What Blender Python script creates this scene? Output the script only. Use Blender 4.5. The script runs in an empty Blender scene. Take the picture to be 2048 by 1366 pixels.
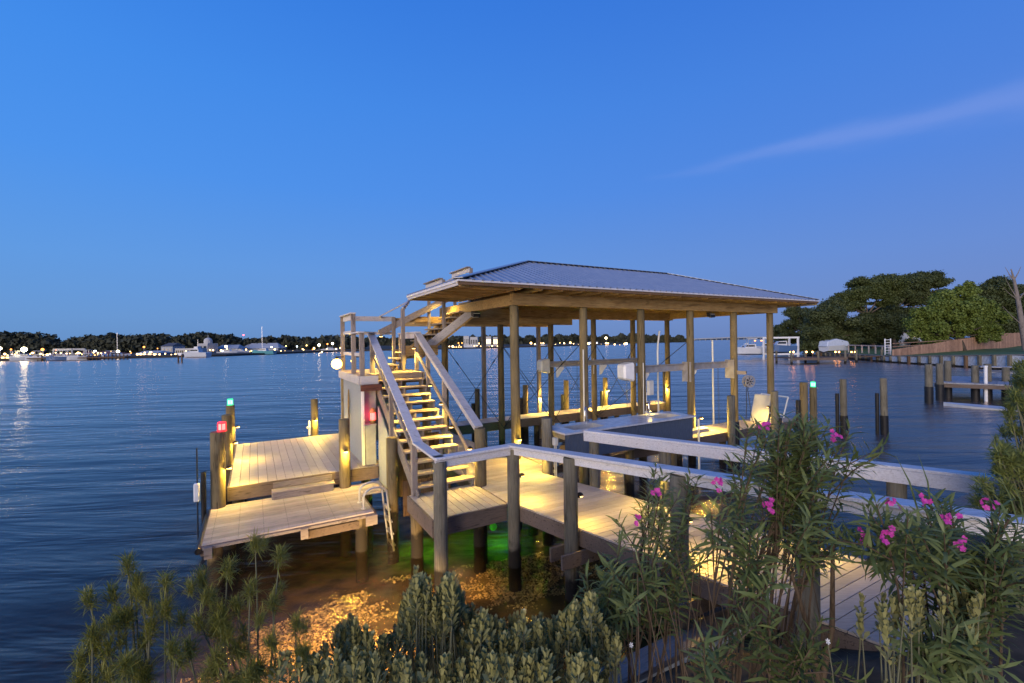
import bpy, bmesh, math, random
import numpy as np
from mathutils import Vector, Matrix
random.seed(7); RNG = np.random.default_rng(11)
PI = math.pi
sc = bpy.context.scene
col = sc.collection

# ------------------------------------------------------------------ camera
FPX = 910.2                      # focal length in pixels of a 2048 px wide picture (16 mm on 36 mm)
CZ = 4.1                         # eye height above the water
ROLL = math.radians(0.82)
cam_d = bpy.data.cameras.new('camera'); cam = bpy.data.objects.new('camera', cam_d); col.objects.link(cam)
cam.location = (0, 0, CZ); cam.rotation_euler = (PI/2, ROLL, 0)
cam_d.sensor_width = 36; cam_d.lens = 16.0; cam_d.clip_start = 0.05; cam_d.clip_end = 12000
sc.camera = cam

# ------------------------------------------------------------------ world: clear sky after sunset
SUN_EL, SUN_AZ = math.radians(3.0), math.radians(205)   # the afterglow stands behind the camera
world = bpy.data.worlds.new('World'); sc.world = world; world.use_nodes = True
wt = world.node_tree; wn = wt.nodes; wl = wt.links; wn.clear()
def N(t, tree=wt, **kw):
    n = tree.nodes.new(t)
    for k, v in kw.items(): setattr(n, k, v)
    return n
def ray_dir(px, py):
    a, b = (px-1024)/FPX, (py-683)/FPX
    c, s = math.cos(ROLL), math.sin(ROLL)
    return Vector((c*a - s*b, 1.0, -(s*a + c*b)))
w_out = N('ShaderNodeOutputWorld'); w_bg = N('ShaderNodeBackground'); w_bg.inputs[1].default_value = 1.0
tc = N('ShaderNodeTexCoord'); nrm = N('ShaderNodeVectorMath', operation='NORMALIZE'); wl.new(tc.outputs['Generated'], nrm.inputs[0])
sep = N('ShaderNodeSeparateXYZ'); wl.new(nrm.outputs[0], sep.inputs[0])
ramp = N('ShaderNodeValToRGB'); wl.new(sep.outputs['Z'], ramp.inputs[0])
def s2l(h):
    c = [int(h[i:i+2], 16)/255 for i in (0, 2, 4)]
    return tuple((x/12.92 if x <= .04045 else ((x+.055)/1.055)**2.4) for x in c)
SKY = [(0.0, '6f83b8'), (0.05, '7089c4'), (0.15, '688bd1'), (0.30, '5485da'), (0.45, '487fd9'), (0.62, '3872d2'), (1.0, '3064be')]
el = ramp.color_ramp.elements
while len(el) < len(SKY): el.new(0.5)
for e, (p, h) in zip(el, SKY): e.position = p; e.color = (*s2l(h), 1)
# the sky is greener to the west (left) and more violet to the east (right)
az = N('ShaderNodeMapRange'); az.inputs[1].default_value = -0.75; az.inputs[2].default_value = 0.75; wl.new(sep.outputs['X'], az.inputs[0])
tint = N('ShaderNodeMix', data_type='RGBA'); wl.new(az.outputs[0], tint.inputs[0])
tint.inputs[6].default_value = (0.72, 1.12, 1.08, 1); tint.inputs[7].default_value = (0.82, 0.88, 0.92, 1)
mul = N('ShaderNodeMix', data_type='RGBA', blend_type='MULTIPLY'); mul.inputs[0].default_value = 1
wl.new(ramp.outputs[0], mul.inputs[6]); wl.new(tint.outputs[2], mul.inputs[7])
# physical dusk sky added on top
sky = N('ShaderNodeTexSky', sky_type='NISHITA'); sky.sun_disc = False; sky.sun_elevation = SUN_EL; sky.sun_rotation = SUN_AZ
skm = N('ShaderNodeVectorMath', operation='SCALE'); skm.inputs['Scale'].default_value = 0.006; wl.new(sky.outputs[0], skm.inputs[0])
# one long wisp of pink cirrus
d1, d2 = ray_dir(1320, 356).normalized(), ray_dir(2048, 196).normalized()
cn = d1.cross(d2).normalized(); mid = (d1 + d2).normalized()
def dot(vec):
    n = N('ShaderNodeVectorMath', operation='DOT_PRODUCT'); n.inputs[1].default_value = vec; wl.new(nrm.outputs[0], n.inputs[0]); return n.outputs['Value']
def M(op, a, b=None, c=None, tree=wt):
    n = N('ShaderNodeMath', tree, operation=op)
    for i, v in enumerate((a, b, c)):
        if v is None: continue
        if isinstance(v, (int, float)): n.inputs[i].default_value = v
        else: tree.links.new(v, n.inputs[i])
    return n.outputs[0]
cno = N('ShaderNodeTexNoise'); cno.inputs['Scale'].default_value = 7; cno.inputs['Detail'].default_value = 6
cmap = N('ShaderNodeMapping'); cmap.inputs['Scale'].default_value = (0.6, 1, 3.0); wl.new(nrm.outputs[0], cmap.inputs[0]); wl.new(cmap.outputs[0], cno.inputs[0])
along = dot((d2 - d1*d1.dot(d2)).normalized())
wid = M('MAXIMUM', M('MULTIPLY_ADD', along, 0.026, 0.008), 0.004)
off = M('ADD', dot(cn), M('MULTIPLY', M('SUBTRACT', cno.outputs[0], 0.5), 0.05))
g = M('DIVIDE', off, wid); g = M('POWER', 2.718, M('MULTIPLY', M('MULTIPLY', g, g), -1.0))
fade = N('ShaderNodeMapRange'); fade.inputs[1].default_value = -0.04; fade.inputs[2].default_value = 0.25; wl.new(along, fade.inputs[0])
front = N('ShaderNodeMapRange'); front.inputs[1].default_value = 0.0; front.inputs[2].default_value = 0.3; wl.new(dot(mid), front.inputs[0])
cl = M('MULTIPLY', M('MULTIPLY', g, fade.outputs[0]), M('MULTIPLY', front.outputs[0], 0.17))
cmix = N('ShaderNodeMix', data_type='RGBA'); wl.new(cl, cmix.inputs[0]); wl.new(mul.outputs[2], cmix.inputs[6]); cmix.inputs[7].default_value = (0.40, 0.45, 0.80, 1)
addn = N('ShaderNodeVectorMath', operation='ADD'); wl.new(cmix.outputs[2], addn.inputs[0]); wl.new(skm.outputs[0], addn.inputs[1])
wl.new(addn.outputs[0], w_bg.inputs[0]); wl.new(w_bg.outputs[0], w_out.inputs[0])

# ------------------------------------------------------------------ the last glow of the sun, very soft
sun_d = bpy.data.lights.new('sun', 'SUN'); sun_d.energy = 3.4; sun_d.angle = math.radians(40); sun_d.color = (1.0, 0.84, 0.72)
sun = bpy.data.objects.new('sun', sun_d); col.objects.link(sun)
sdir = Vector((-0.45, -1.0, 0.16)).normalized()            # towards the glow
sun.rotation_euler = sdir.to_track_quat('Z', 'Y').to_euler()
vs = sc.view_settings; vs.view_transform = 'Standard'; vs.look = 'None'; vs.exposure = 0.14; vs.gamma = 1.0; vs.use_curve_mapping = False
sc.render.engine = 'CYCLES'
cy = sc.cycles; cy.use_denoising = True; cy.max_bounces = 6; cy.transparent_max_bounces = 12; cy.caustics_reflective = False; cy.caustics_refractive = False
cy.sample_clamp_indirect = 4.0; cy.glossy_bounces = 3; cy.diffuse_bounces = 3

# ------------------------------------------------------------------ frames of reference
AZ = math.radians(29.62)
U = Vector((math.cos(AZ), math.sin(AZ), 0)); V = Vector((-math.sin(AZ), math.cos(AZ), 0)); O = Vector((0.0724, 11.664, 0))
def W(u, v, z=0.0): return O + U*u + V*v + Vector((0, 0, z))
def atz(px, py, z):              # point of the horizontal plane z that the photograph shows there
    d = ray_dir(px, py); return Vector((0, 0, CZ)) + d*((z-CZ)/d.z)
def aty(px, py, y): return Vector((0, 0, CZ)) + ray_dir(px, py)*y
DK, LOW = 1.1, 0.75

# ------------------------------------------------------------------ materials
def mat(name, color, rough=0.7, metal=0.0, spec=0.3):
    m = bpy.data.materials.new(name); m.use_nodes = True
    b = m.node_tree.nodes['Principled BSDF']; b.inputs['Base Color'].default_value = (*color, 1)
    b.inputs['Roughness'].default_value = rough; b.inputs['Metallic'].default_value = metal; b.inputs['Specular IOR Level'].default_value = spec
    return m
def mixc(t, fac, a, b, blend='MIX'):
    n = N('ShaderNodeMix', t, data_type='RGBA', blend_type=blend)
    for i, v in ((0, fac), (6, a), (7, b)):
        if isinstance(v, (int, float)): n.inputs[i].default_value = v
        elif isinstance(v, tuple): n.inputs[i].default_value = (*v, 1) if len(v) == 3 else v
        else: t.links.new(v, n.inputs[i])
    return n.outputs[2]
def wood(name, c1, c2, stretch=(1, 14, 14), scale=3.0, rough=0.75, bump=0.25, wet=None, vary=0.25, knots=True, coord='Object', spec=0.25, dirt=0.45, cracks=0.6, crk=0.55):
    m = mat(name, c1, rough, spec=spec); t = m.node_tree; b = t.nodes['Principled BSDF']
    tc = N('ShaderNodeTexCoord', t); mp = N('ShaderNodeMapping', t); mp.inputs['Scale'].default_value = stretch
    oi = N('ShaderNodeObjectInfo', t)
    add = N('ShaderNodeVectorMath', t, operation='ADD'); t.links.new(tc.outputs[coord], add.inputs[0])
    rv = N('ShaderNodeCombineXYZ', t); r17 = M('MULTIPLY', oi.outputs['Random'], 37.0, tree=t)
    for i in range(3): t.links.new(r17, rv.inputs[i])
    t.links.new(rv.outputs[0], add.inputs[1]); t.links.new(add.outputs[0], mp.inputs[0])
    n1 = N('ShaderNodeTexNoise', t); n1.inputs['Scale'].default_value = scale; n1.inputs['Detail'].default_value = 7; n1.inputs['Roughness'].default_value = 0.65; n1.inputs['Distortion'].default_value = 0.6
    t.links.new(mp.outputs[0], n1.inputs[0])
    cr = N('ShaderNodeMapRange', t); cr.inputs[1].default_value = 0.3; cr.inputs[2].default_value = 0.72; t.links.new(n1.outputs[0], cr.inputs[0])
    c = mixc(t, cr.outputs[0], c2, c1)
    n2 = N('ShaderNodeTexNoise', t); n2.inputs['Scale'].default_value = 1.7; n2.inputs['Detail'].default_value = 5; t.links.new(add.outputs[0], n2.inputs[0])
    d2_ = N('ShaderNodeMapRange', t); d2_.inputs[1].default_value = 0.42; d2_.inputs[2].default_value = 0.75; d2_.inputs[4].default_value = dirt; t.links.new(n2.outputs[0], d2_.inputs[0])
    c = mixc(t, d2_.outputs[0], c, tuple(x*0.45 for x in c2))
    mp3 = N('ShaderNodeMapping', t); mp3.inputs['Scale'].default_value = tuple(x*crk for x in stretch); t.links.new(add.outputs[0], mp3.inputs[0])
    n3 = N('ShaderNodeTexNoise', t); n3.inputs['Scale'].default_value = scale*.7; n3.inputs['Detail'].default_value = 3; n3.inputs['Distortion'].default_value = 1.2; t.links.new(mp3.outputs[0], n3.inputs[0])
    k3 = N('ShaderNodeMapRange', t); k3.inputs[1].default_value = 0.60; k3.inputs[2].default_value = 0.66; k3.inputs[4].default_value = cracks; t.links.new(n3.outputs[0], k3.inputs[0])
    c = mixc(t, k3.outputs[0], c, tuple(x*0.25 for x in c2))
    hv = N('ShaderNodeHueSaturation', t); t.links.new(c, hv.inputs['Color'])
    t.links.new(M('MULTIPLY_ADD', oi.outputs['Random'], vary*2, 1-vary, tree=t), hv.inputs['Value']); c = hv.outputs[0]
    if wet is not None:            # growth and tide staining below the high-water mark
        gp = N('ShaderNodeNewGeometry', t); sp = N('ShaderNodeSeparateXYZ', t); t.links.new(gp.outputs['Position'], sp.inputs[0])
        nz = N('ShaderNodeTexNoise', t); nz.inputs['Scale'].default_value = 6; nz.inputs['Detail'].default_value = 4; t.links.new(gp.outputs['Position'], nz.inputs[0])
        zz = M('ADD', sp.outputs['Z'], M('MULTIPLY', M('SUBTRACT', nz.outputs[0], 0.5, tree=t), 0.5, tree=t), tree=t)
        mr = N('ShaderNodeMapRange', t); mr.inputs[1].default_value = wet+0.14; mr.inputs[2].default_value = wet-0.04; t.links.new(zz, mr.inputs[0])
        c = mixc(t, mr.outputs[0], c, (0.018, 0.015, 0.011))
    t.links.new(c, b.inputs['Base Color'])
    bp = N('ShaderNodeBump', t); bp.inputs['Strength'].default_value = bump; bp.inputs['Distance'].default_value = 0.006
    t.links.new(n1.outputs[0], bp.inputs['Height']); t.links.new(bp.outputs[0], b.inputs['Normal'])
    return m
def noisy(name, c1, c2, scale=5, rough=0.6, metal=0.0, bump=0.1, spec=0.3, stretch=(1, 1, 1), rvar=0.0):
    m = mat(name, c1, rough, metal, spec); t = m.node_tree; b = t.nodes['Principled BSDF']
    tc = N('ShaderNodeTexCoord', t); mp = N('ShaderNodeMapping', t); mp.inputs['Scale'].default_value = stretch; t.links.new(tc.outputs['Object'], mp.inputs[0])
    n1 = N('ShaderNodeTexNoise', t); n1.inputs['Scale'].default_value = scale; n1.inputs['Detail'].default_value = 6; t.links.new(mp.outputs[0], n1.inputs[0])
    cr = N('ShaderNodeMapRange', t); cr.inputs[1].default_value = 0.35; cr.inputs[2].default_value = 0.68; t.links.new(n1.outputs[0], cr.inputs[0])
    t.links.new(mixc(t, cr.outputs[0], c2, c1), b.inputs['Base Color'])
    if rvar: t.links.new(M('MULTIPLY_ADD', cr.outputs[0], rvar, rough, tree=t), b.inputs['Roughness'])
    bp = N('ShaderNodeBump', t); bp.inputs['Strength'].default_value = bump; bp.inputs['Distance'].default_value = 0.01
    t.links.new(n1.outputs[0], bp.inputs['Height']); t.links.new(bp.outputs[0], b.inputs['Normal'])
    return m
def glow(name, color, strength):
    m = bpy.data.materials.new(name); m.use_nodes = True; b = m.node_tree.nodes['Principled BSDF']
    b.inputs['Base Color'].default_value = (*color, 1); b.inputs['Emission Color'].default_value = (*color, 1); b.inputs['Emission Strength'].default_value = strength
    return m
def leafmat(name, c1, c2, rough=0.5, trans=0.25):
    m = mat(name, c1, rough, spec=0.3); t = m.node_tree; b = t.nodes['Principled BSDF']; out = t.nodes['Material Output']
    gp = N('ShaderNodeNewGeometry', t); c = mixc(t, gp.outputs['Random Per Island'], c1, c2); t.links.new(c, b.inputs['Base Color'])
    tr = N('ShaderNodeBsdfTranslucent', t); t.links.new(c, tr.inputs[0]); mx = N('ShaderNodeMixShader', t); mx.inputs[0].default_value = trans
    t.links.new(b.outputs[0], mx.inputs[1]); t.links.new(tr.outputs[0], mx.inputs[2]); t.links.new(mx.outputs[0], out.inputs[0])
    return m

MT = {}
MT['deck'] = wood('composite decking', (0.52, 0.45, 0.38), (0.38, 0.32, 0.265), (2, 24, 24), 2.2, 0.6, 0.2, vary=0.16, dirt=0.25, cracks=0.15)
MT['deck_low'] = wood('weathered decking', (0.47, 0.40, 0.355), (0.32, 0.27, 0.235), (2, 20, 20), 2.2, 0.7, 0.3, vary=0.2, dirt=0.35, cracks=0.3)
MT['tread'] = wood('stair tread boards', (0.46, 0.37, 0.27), (0.31, 0.24, 0.165), (2, 24, 24), 2.2, 0.65, 0.2, vary=0.16, dirt=0.25, cracks=0.3)
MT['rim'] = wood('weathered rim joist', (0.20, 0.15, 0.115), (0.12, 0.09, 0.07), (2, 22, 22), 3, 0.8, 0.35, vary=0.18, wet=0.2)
MT['rail'] = wood('grey weathered railing', (0.57, 0.54, 0.54), (0.41, 0.38, 0.37), (1.4, 20, 20), 2.2, 0.7, 0.3, vary=0.12, dirt=0.2, cracks=0.35)
MT['railw'] = wood('pale weathered railing', (0.70, 0.69, 0.70), (0.50, 0.48, 0.48), (1.2, 22, 22), 2.2, 0.7, 0.3, vary=0.08, dirt=0.10, cracks=0.3, crk=.8)
MT['greywood'] = wood('grey weathered lumber', (0.30, 0.26, 0.235), (0.19, 0.16, 0.14), (2, 22, 22), 3, 0.78, 0.3, vary=0.15)
MT['greywoodz'] = wood('grey weathered upright lumber', (0.31, 0.265, 0.235), (0.20, 0.165, 0.14), (22, 22, 2), 3, 0.78, 0.3, vary=0.15)
MT['beam'] = wood('yellow pine beam', (0.56, 0.38, 0.16), (0.30, 0.18, 0.065), (1.4, 12, 12), 2.0, 0.7, 0.3, vary=0.15, dirt=0.45, cracks=0.5)
MT['pile'] = wood('treated timber piling', (0.22, 0.172, 0.09), (0.115, 0.088, 0.045), (16, 16, 1.3), 2.2, 0.85, 0.5, wet=0.42, vary=0.15)
MT['pilegrey'] = wood('grey timber piling', (0.215, 0.195, 0.145), (0.105, 0.095, 0.07), (16, 16, 1.3), 2.2, 0.85, 0.5, wet=0.32, vary=0.15)
MT['plank'] = wood('brown plank', (0.20, 0.125, 0.07), (0.10, 0.06, 0.035), (18, 18, 2), 3, 0.8, 0.4, vary=0.25)
MT['fence'] = wood('cedar fence board', (0.42, 0.26, 0.18), (0.30, 0.18, 0.12), (14, 14, 1.5), 2, 0.8, 0.2, vary=0.25)
MT['redwood'] = wood('red brown board', (0.22, 0.085, 0.06), (0.13, 0.05, 0.04), (2, 18, 18), 3, 0.75, 0.3)
MT['roof'] = noisy('galvanised roof metal', (0.42, 0.44, 0.48), (0.37, 0.39, 0.43), 3, 0.36, 0.7, 0.02, 0.5, rvar=0.10)
MT['trimwhite'] = noisy('white metal trim', (0.62, 0.60, 0.60), (0.52, 0.50, 0.50), 8, 0.5, 0.0, 0.05)
MT['pine'] = MT['beam']
MT['capdark'] = mat('dark ridge closure', (0.05, 0.055, 0.065), 0.5, 0.5)
MT['sidegrey'] = noisy('grey painted siding', (0.27, 0.29, 0.31), (0.22, 0.24, 0.26), 14, 0.65, 0, 0.15, stretch=(4, 4, 1))
MT['sideblue'] = noisy('blue grey beadboard', (0.085, 0.11, 0.16), (0.065, 0.085, 0.125), 10, 0.55, 0, 0.08, stretch=(4, 4, 1))
MT['white'] = noisy('white plastic', (0.74, 0.74, 0.73), (0.66, 0.66, 0.65), 6, 0.4, 0, 0.03, 0.5)
MT['offwhite'] = noisy('off white plastic', (0.62, 0.60, 0.53), (0.52, 0.50, 0.44), 5, 0.45, 0, 0.04, 0.5)
MT['vinyl'] = noisy('white vinyl sheet', (0.58, 0.60, 0.63), (0.38, 0.38, 0.37), 3, 0.55, 0, 0.1, stretch=(3, 3, 1))
MT['alu'] = noisy('brushed aluminium', (0.62, 0.62, 0.62), (0.52, 0.52, 0.53), 12, 0.35, 0.6, 0.03)
MT['galv'] = noisy('galvanised beam', (0.50, 0.47, 0.44), (0.38, 0.34, 0.30), 5, 0.5, 0.5, 0.05)
MT['steel'] = mat('stainless steel', (0.6, 0.6, 0.6), 0.22, 1.0)
MT['stone'] = noisy('pale quartz worktop', (0.60, 0.60, 0.62), (0.45, 0.46, 0.49), 9, 0.2, 0, 0.01, 0.5)
MT['black'] = mat('black plastic', (0.012, 0.012, 0.013), 0.45)
MT['wrap'] = noisy('black pile wrap', (0.012, 0.012, 0.014), (0.02, 0.02, 0.02), 6, 0.5, 0, 0.2)
MT['bronze'] = mat('dark bronze lamp hood', (0.03, 0.024, 0.018), 0.45, 0.6)
MT['cable'] = mat('dark steel cable', (0.03, 0.032, 0.036), 0.5, 0.5)
MT['hose'] = mat('dark rubber hose', (0.018, 0.018, 0.018), 0.55)
MT['blueh'] = mat('blue hose', (0.05, 0.12, 0.32), 0.5)
MT['ornament'] = wood('carved yellow wood', (0.42, 0.27, 0.09), (0.24, 0.14, 0.05), (14, 14, 2), 4, 0.6, 0.3)
MT['warm'] = glow('warm lamp lens', (1.0, 0.60, 0.18), 6)
MT['globe'] = glow('warm globe glass', (1.0, 0.55, 0.10), 9.0)
MT['red'] = glow('red lamp lens', (1.0, 0.02, 0.03), 2.2)
MT['redcore'] = glow('bright red core', (1.0, 0.16, 0.14), 3.2)
MT['green'] = glow('green lamp lens', (0.03, 0.6, 0.22), 1.3)
MT['greencore'] = glow('bright green core', (0.30, 1.0, 0.62), 2.2)
MT['greenuw'] = glow('underwater green lamp', (0.05, 0.5, 0.02), 0.3)

# ------------------------------------------------------------------ builders
class MB:
    def __init__(s): s.v = []; s.f = []
    def add(s, vs, fs):
        o = len(s.v); s.v += [tuple(x) for x in vs]; s.f += [tuple(i+o for i in f) for f in fs]; return s
    def hexa(s, b, t):           # 4 bottom points, 4 top points (counter clockwise from above)
        return s.add(list(b)+list(t), [(3, 2, 1, 0), (4, 5, 6, 7), (0, 1, 5, 4), (1, 2, 6, 5), (2, 3, 7, 6), (3, 0, 4, 7)])
    def ubox(s, u0, u1, v0, v1, z0, z1):
        q = [(u0, v0), (u1, v0), (u1, v1), (u0, v1)]
        return s.hexa([W(a, b, z0) for a, b in q], [W(a, b, z1) for a, b in q])
    def box(s, c, d, rz=0.0):
        c = Vector(c); cs, sn = math.cos(rz), math.sin(rz); q = [(-.5, -.5), (.5, -.5), (.5, .5), (-.5, .5)]
        f = lambda a, b, z: c + Vector((a*d[0]*cs-b*d[1]*sn, a*d[0]*sn+b*d[1]*cs, z*d[2]))
        return s.hexa([f(a, b, -.5) for a, b in q], [f(a, b, .5) for a, b in q])
    def bar(s, p, q, w, h, up=Vector((0, 0, 1))):   # a straight board from p to q: w wide, h high, centred
        p, q = Vector(p), Vector(q); d = (q-p).normalized(); r = d.cross(up).normalized(); n = r.cross(d)
        e = lambda c: [c-r*w/2-n*h/2, c+r*w/2-n*h/2, c+r*w/2+n*h/2, c-r*w/2+n*h/2]
        return s.add(e(p)+e(q), [(0, 1, 2, 3), (7, 6, 5, 4), (0, 4, 5, 1), (1, 5, 6, 2), (2, 6, 7, 3), (3, 7, 4, 0)])
    def tube(s, path, r, seg=8, cap=True, wob=0.0):
        path = [Vector(p) for p in path]; n = len(path); rs = r if isinstance(r, (list, tuple)) else [r]*n
        o = len(s.v); ref = None
        for i, p in enumerate(path):
            d = (path[min(i+1, n-1)]-path[max(i-1, 0)]).normalized()
            if ref is None: ref = Vector((1, 0, 0)) if abs(d.x) < .8 else Vector((0, 1, 0))
            a = (ref - d*ref.dot(d)).normalized(); ref = a; b = d.cross(a)
            for k in range(seg):
                th = 2*PI*k/seg; rr = rs[i]*(1+wob*random.uniform(-1, 1))
                s.v.append(tuple(p + (a*math.cos(th)+b*math.sin(th))*rr))
        for i in range(n-1):
            for k in range(seg):
                k2 = (k+1) % seg; s.f.append((o+i*seg+k, o+i*seg+k2, o+(i+1)*seg+k2, o+(i+1)*seg+k))
        if cap: s.f.append(tuple(o+k for k in reversed(range(seg)))); s.f.append(tuple(o+(n-1)*seg+k for k in range(seg)))
        return s
    def ball(s, c, r, seg=12, rings=7, half=False):
        c = Vector(c); r = (r, r, r) if isinstance(r, (int, float)) else r; o = len(s.v); t0 = 0
        for i in range(rings+1):
            th = PI*(i/rings)*(0.5 if half else 1)
            for k in range(seg):
                ph = 2*PI*k/seg; s.v.append((c.x+r[0]*math.sin(th)*math.cos(ph), c.y+r[1]*math.sin(th)*math.sin(ph), c.z+r[2]*math.cos(th)))
        for i in range(rings):
            for k in range(seg):
                k2 = (k+1) % seg; s.f.append((o+i*seg+k, o+(i+1)*seg+k, o+(i+1)*seg+k2, o+i*seg+k2))
        return s
    def prism(s, poly, axis):    # polygon points extruded by vector axis
        n = len(poly); a = [Vector(p) for p in poly]; b = [p+Vector(axis) for p in a]
        return s.add(a+b, [tuple(reversed(range(n))), tuple(range(n, 2*n))]+[(i, (i+1) % n, n+(i+1) % n, n+i) for i in range(n)])
    def build(s, name, m, parent=None, smooth=False, bevel=0.0):
        off = Vector(parent_loc(parent)); me = bpy.data.meshes.new(name)
        if parent is None and s.v:
            zs = [p[2] for p in s.v]; off = Vector((sum(p[0] for p in s.v)/len(s.v), sum(p[1] for p in s.v)/len(s.v), min(zs)))
        me.from_pydata([(p[0]-off.x, p[1]-off.y, p[2]-off.z) for p in s.v], [], s.f)
        if bevel or True:
            bm = bmesh.new(); bm.from_mesh(me); bmesh.ops.recalc_face_normals(bm, faces=bm.faces)
            if bevel: bmesh.ops.bevel(bm, geom=list(bm.edges), offset=bevel, segments=1, affect='EDGES')
            bm.to_mesh(me); bm.free()
        if smooth: me.polygons.foreach_set('use_smooth', [True]*len(me.polygons)); 
        if smooth and hasattr(me, 'set_sharp_from_angle'): me.set_sharp_from_angle(angle=math.radians(50))
        if m: me.materials.append(m if not isinstance(m, str) else MT[m])
        o = bpy.data.objects.new(name, me); col.objects.link(o)
        if parent is None: o.location = off
        else: o.parent = parent
        return o
LOC = {}
def parent_loc(p): return LOC.get(p.name, (0, 0, 0)) if p is not None else (0, 0, 0)
def thing(name, label, cat, loc=(0, 0, 0), group=None):
    o = bpy.data.objects.new(name, None); col.objects.link(o); o.location = loc; o.empty_display_size = 0.2; LOC[o.name] = tuple(loc)
    o['label'] = label; o['category'] = cat
    if group: o['group'] = group
    return o
def tag(o, label, cat, group=None):
    o['label'] = label; o['category'] = cat
    if group: o['group'] = group
    LOC[o.name] = tuple(o.location); return o
def struct(o): o['kind'] = 'structure'; LOC[o.name] = tuple(o.location); return o
def sub(o, parent): LOC[o.name] = parent_loc(parent); return o     # lets a part carry sub-parts
_cache = {}
def piece(name, dims, ch, m, parent, loc, rot=(0, 0, 0)):          # chamfered box piece, shared mesh
    key = (tuple(round(d, 3) for d in dims), ch, m)
    if key not in _cache:
        x, y, z = (d/2 for d in dims); bm = bmesh.new(); bmesh.ops.create_cube(bm, size=1.0)
        for v in bm.verts: v.co = Vector((v.co.x*2*x, v.co.y*2*y, v.co.z*2*z))
        if ch: bmesh.ops.bevel(bm, geom=list(bm.edges), offset=ch, segments=1, affect='EDGES')
        me = bpy.data.meshes.new(name); bm.to_mesh(me); bm.free(); me.materials.append(MT[m] if isinstance(m, str) else m); _cache[key] = me
    o = bpy.data.objects.new(name, _cache[key]); col.objects.link(o); o.rotation_euler = rot
    pl = Vector(parent_loc(parent)); o.location = Vector(loc)-pl
    if parent is not None: o.parent = parent
    return o
def upiece(name, u0, u1, v0, v1, z0, z1, m, parent, ch=0.004):
    return piece(name, (u1-u0, v1-v0, z1-z0), ch, m, parent, W((u0+u1)/2, (v0+v1)/2, (z0+z1)/2), (0, 0, AZ))
def np_mesh(name, verts, faces, m, parent=None, smooth=False):
    off = np.array(parent_loc(parent)); me = bpy.data.meshes.new(name); verts = np.asarray(verts, float); faces = np.asarray(faces, int)
    if parent is None: off = np.array([verts[:, 0].mean(), verts[:, 1].mean(), verts[:, 2].min()])
    vv = (verts-off).astype(np.float32); k = faces.shape[1]
    me.vertices.add(len(vv)); me.vertices.foreach_set('co', vv.ravel()); me.loops.add(faces.size); me.loops.foreach_set('vertex_index', faces.ravel().astype(np.int32))
    me.polygons.add(len(faces)); me.polygons.foreach_set('loop_start', np.arange(0, faces.size, k, dtype=np.int32)); me.polygons.foreach_set('loop_total', np.full(len(faces), k, np.int32))
    if smooth: me.polygons.foreach_set('use_smooth', [True]*len(faces))
    me.update(); me.validate(); me.materials.append(MT[m] if isinstance(m, str) else m)
    o = bpy.data.objects.new(name, me); col.objects.link(o)
    if parent is None: o.location = off
    else: o.parent = parent
    return o
# ================================================================== SETTING
# water: still, long-exposed surface of the bay
wm = bpy.data.materials.new('bay water'); wm.use_nodes = True; t = wm.node_tree; t.nodes.clear()
o_ = N('ShaderNodeOutputMaterial', t); gl = N('ShaderNodeBsdfGlossy', t); gl.inputs['Roughness'].default_value = 0.25; gl.inputs['Color'].default_value = (0.95, 0.82, 0.72, 1)
tr = N('ShaderNodeBsdfTransparent', t); tr.inputs[0].default_value = (0.70, 0.63, 0.46, 1)
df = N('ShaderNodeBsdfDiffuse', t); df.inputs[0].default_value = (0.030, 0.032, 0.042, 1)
gp = N('ShaderNodeNewGeometry', t)
mp1 = N('ShaderNodeMapping', t); mp1.inputs['Rotation'].default_value = (0, 0, math.radians(-12)); mp1.inputs['Scale'].default_value = (0.22, 1.0, 1); t.links.new(gp.outputs['Position'], mp1.inputs[0])
n1 = N('ShaderNodeTexNoise', t); n1.inputs['Scale'].default_value = 0.62; n1.inputs['Detail'].default_value = 4; n1.inputs['Roughness'].default_value = 0.62; n1.inputs['Distortion'].default_value = 0.5; t.links.new(mp1.outputs[0], n1.inputs[0])
mp2 = N('ShaderNodeMapping', t); mp2.inputs['Rotation'].default_value = (0, 0, math.radians(14)); mp2.inputs['Scale'].default_value = (0.5, 1.6, 1); t.links.new(gp.outputs['Position'], mp2.inputs[0])
n2 = N('ShaderNodeTexNoise', t); n2.inputs['Scale'].default_value = 4.2; n2.inputs['Detail'].default_value = 5; n2.inputs['Roughness'].default_value = 0.6; t.links.new(mp2.outputs[0], n2.inputs[0])
mp0 = N('ShaderNodeMapping', t); mp0.inputs['Rotation'].default_value = (0, 0, math.radians(-22)); mp0.inputs['Scale'].default_value = (0.16, 0.55, 1); t.links.new(gp.outputs['Position'], mp0.inputs[0])
n0 = N('ShaderNodeTexNoise', t); n0.inputs['Scale'].default_value = 0.6; n0.inputs['Detail'].default_value = 3; t.links.new(mp0.outputs[0], n0.inputs[0])
hh = M('ADD', M('MULTIPLY', n0.outputs[0], 0.55, tree=t), M('ADD', M('MULTIPLY', n1.outputs[0], 0.26, tree=t), M('MULTIPLY', n2.outputs[0], 0.014, tree=t), tree=t), tree=t)
bp = N('ShaderNodeBump', t); bp.inputs['Strength'].default_value = 0.58; bp.inputs['Distance'].default_value = 1.0; t.links.new(hh, bp.inputs['Height']); t.links.new(bp.outputs[0], gl.inputs['Normal'])
fdot = N('ShaderNodeVectorMath', t, operation='DOT_PRODUCT'); t.links.new(gp.outputs['Incoming'], fdot.inputs[0]); t.links.new(bp.outputs[0], fdot.inputs[1])
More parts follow.
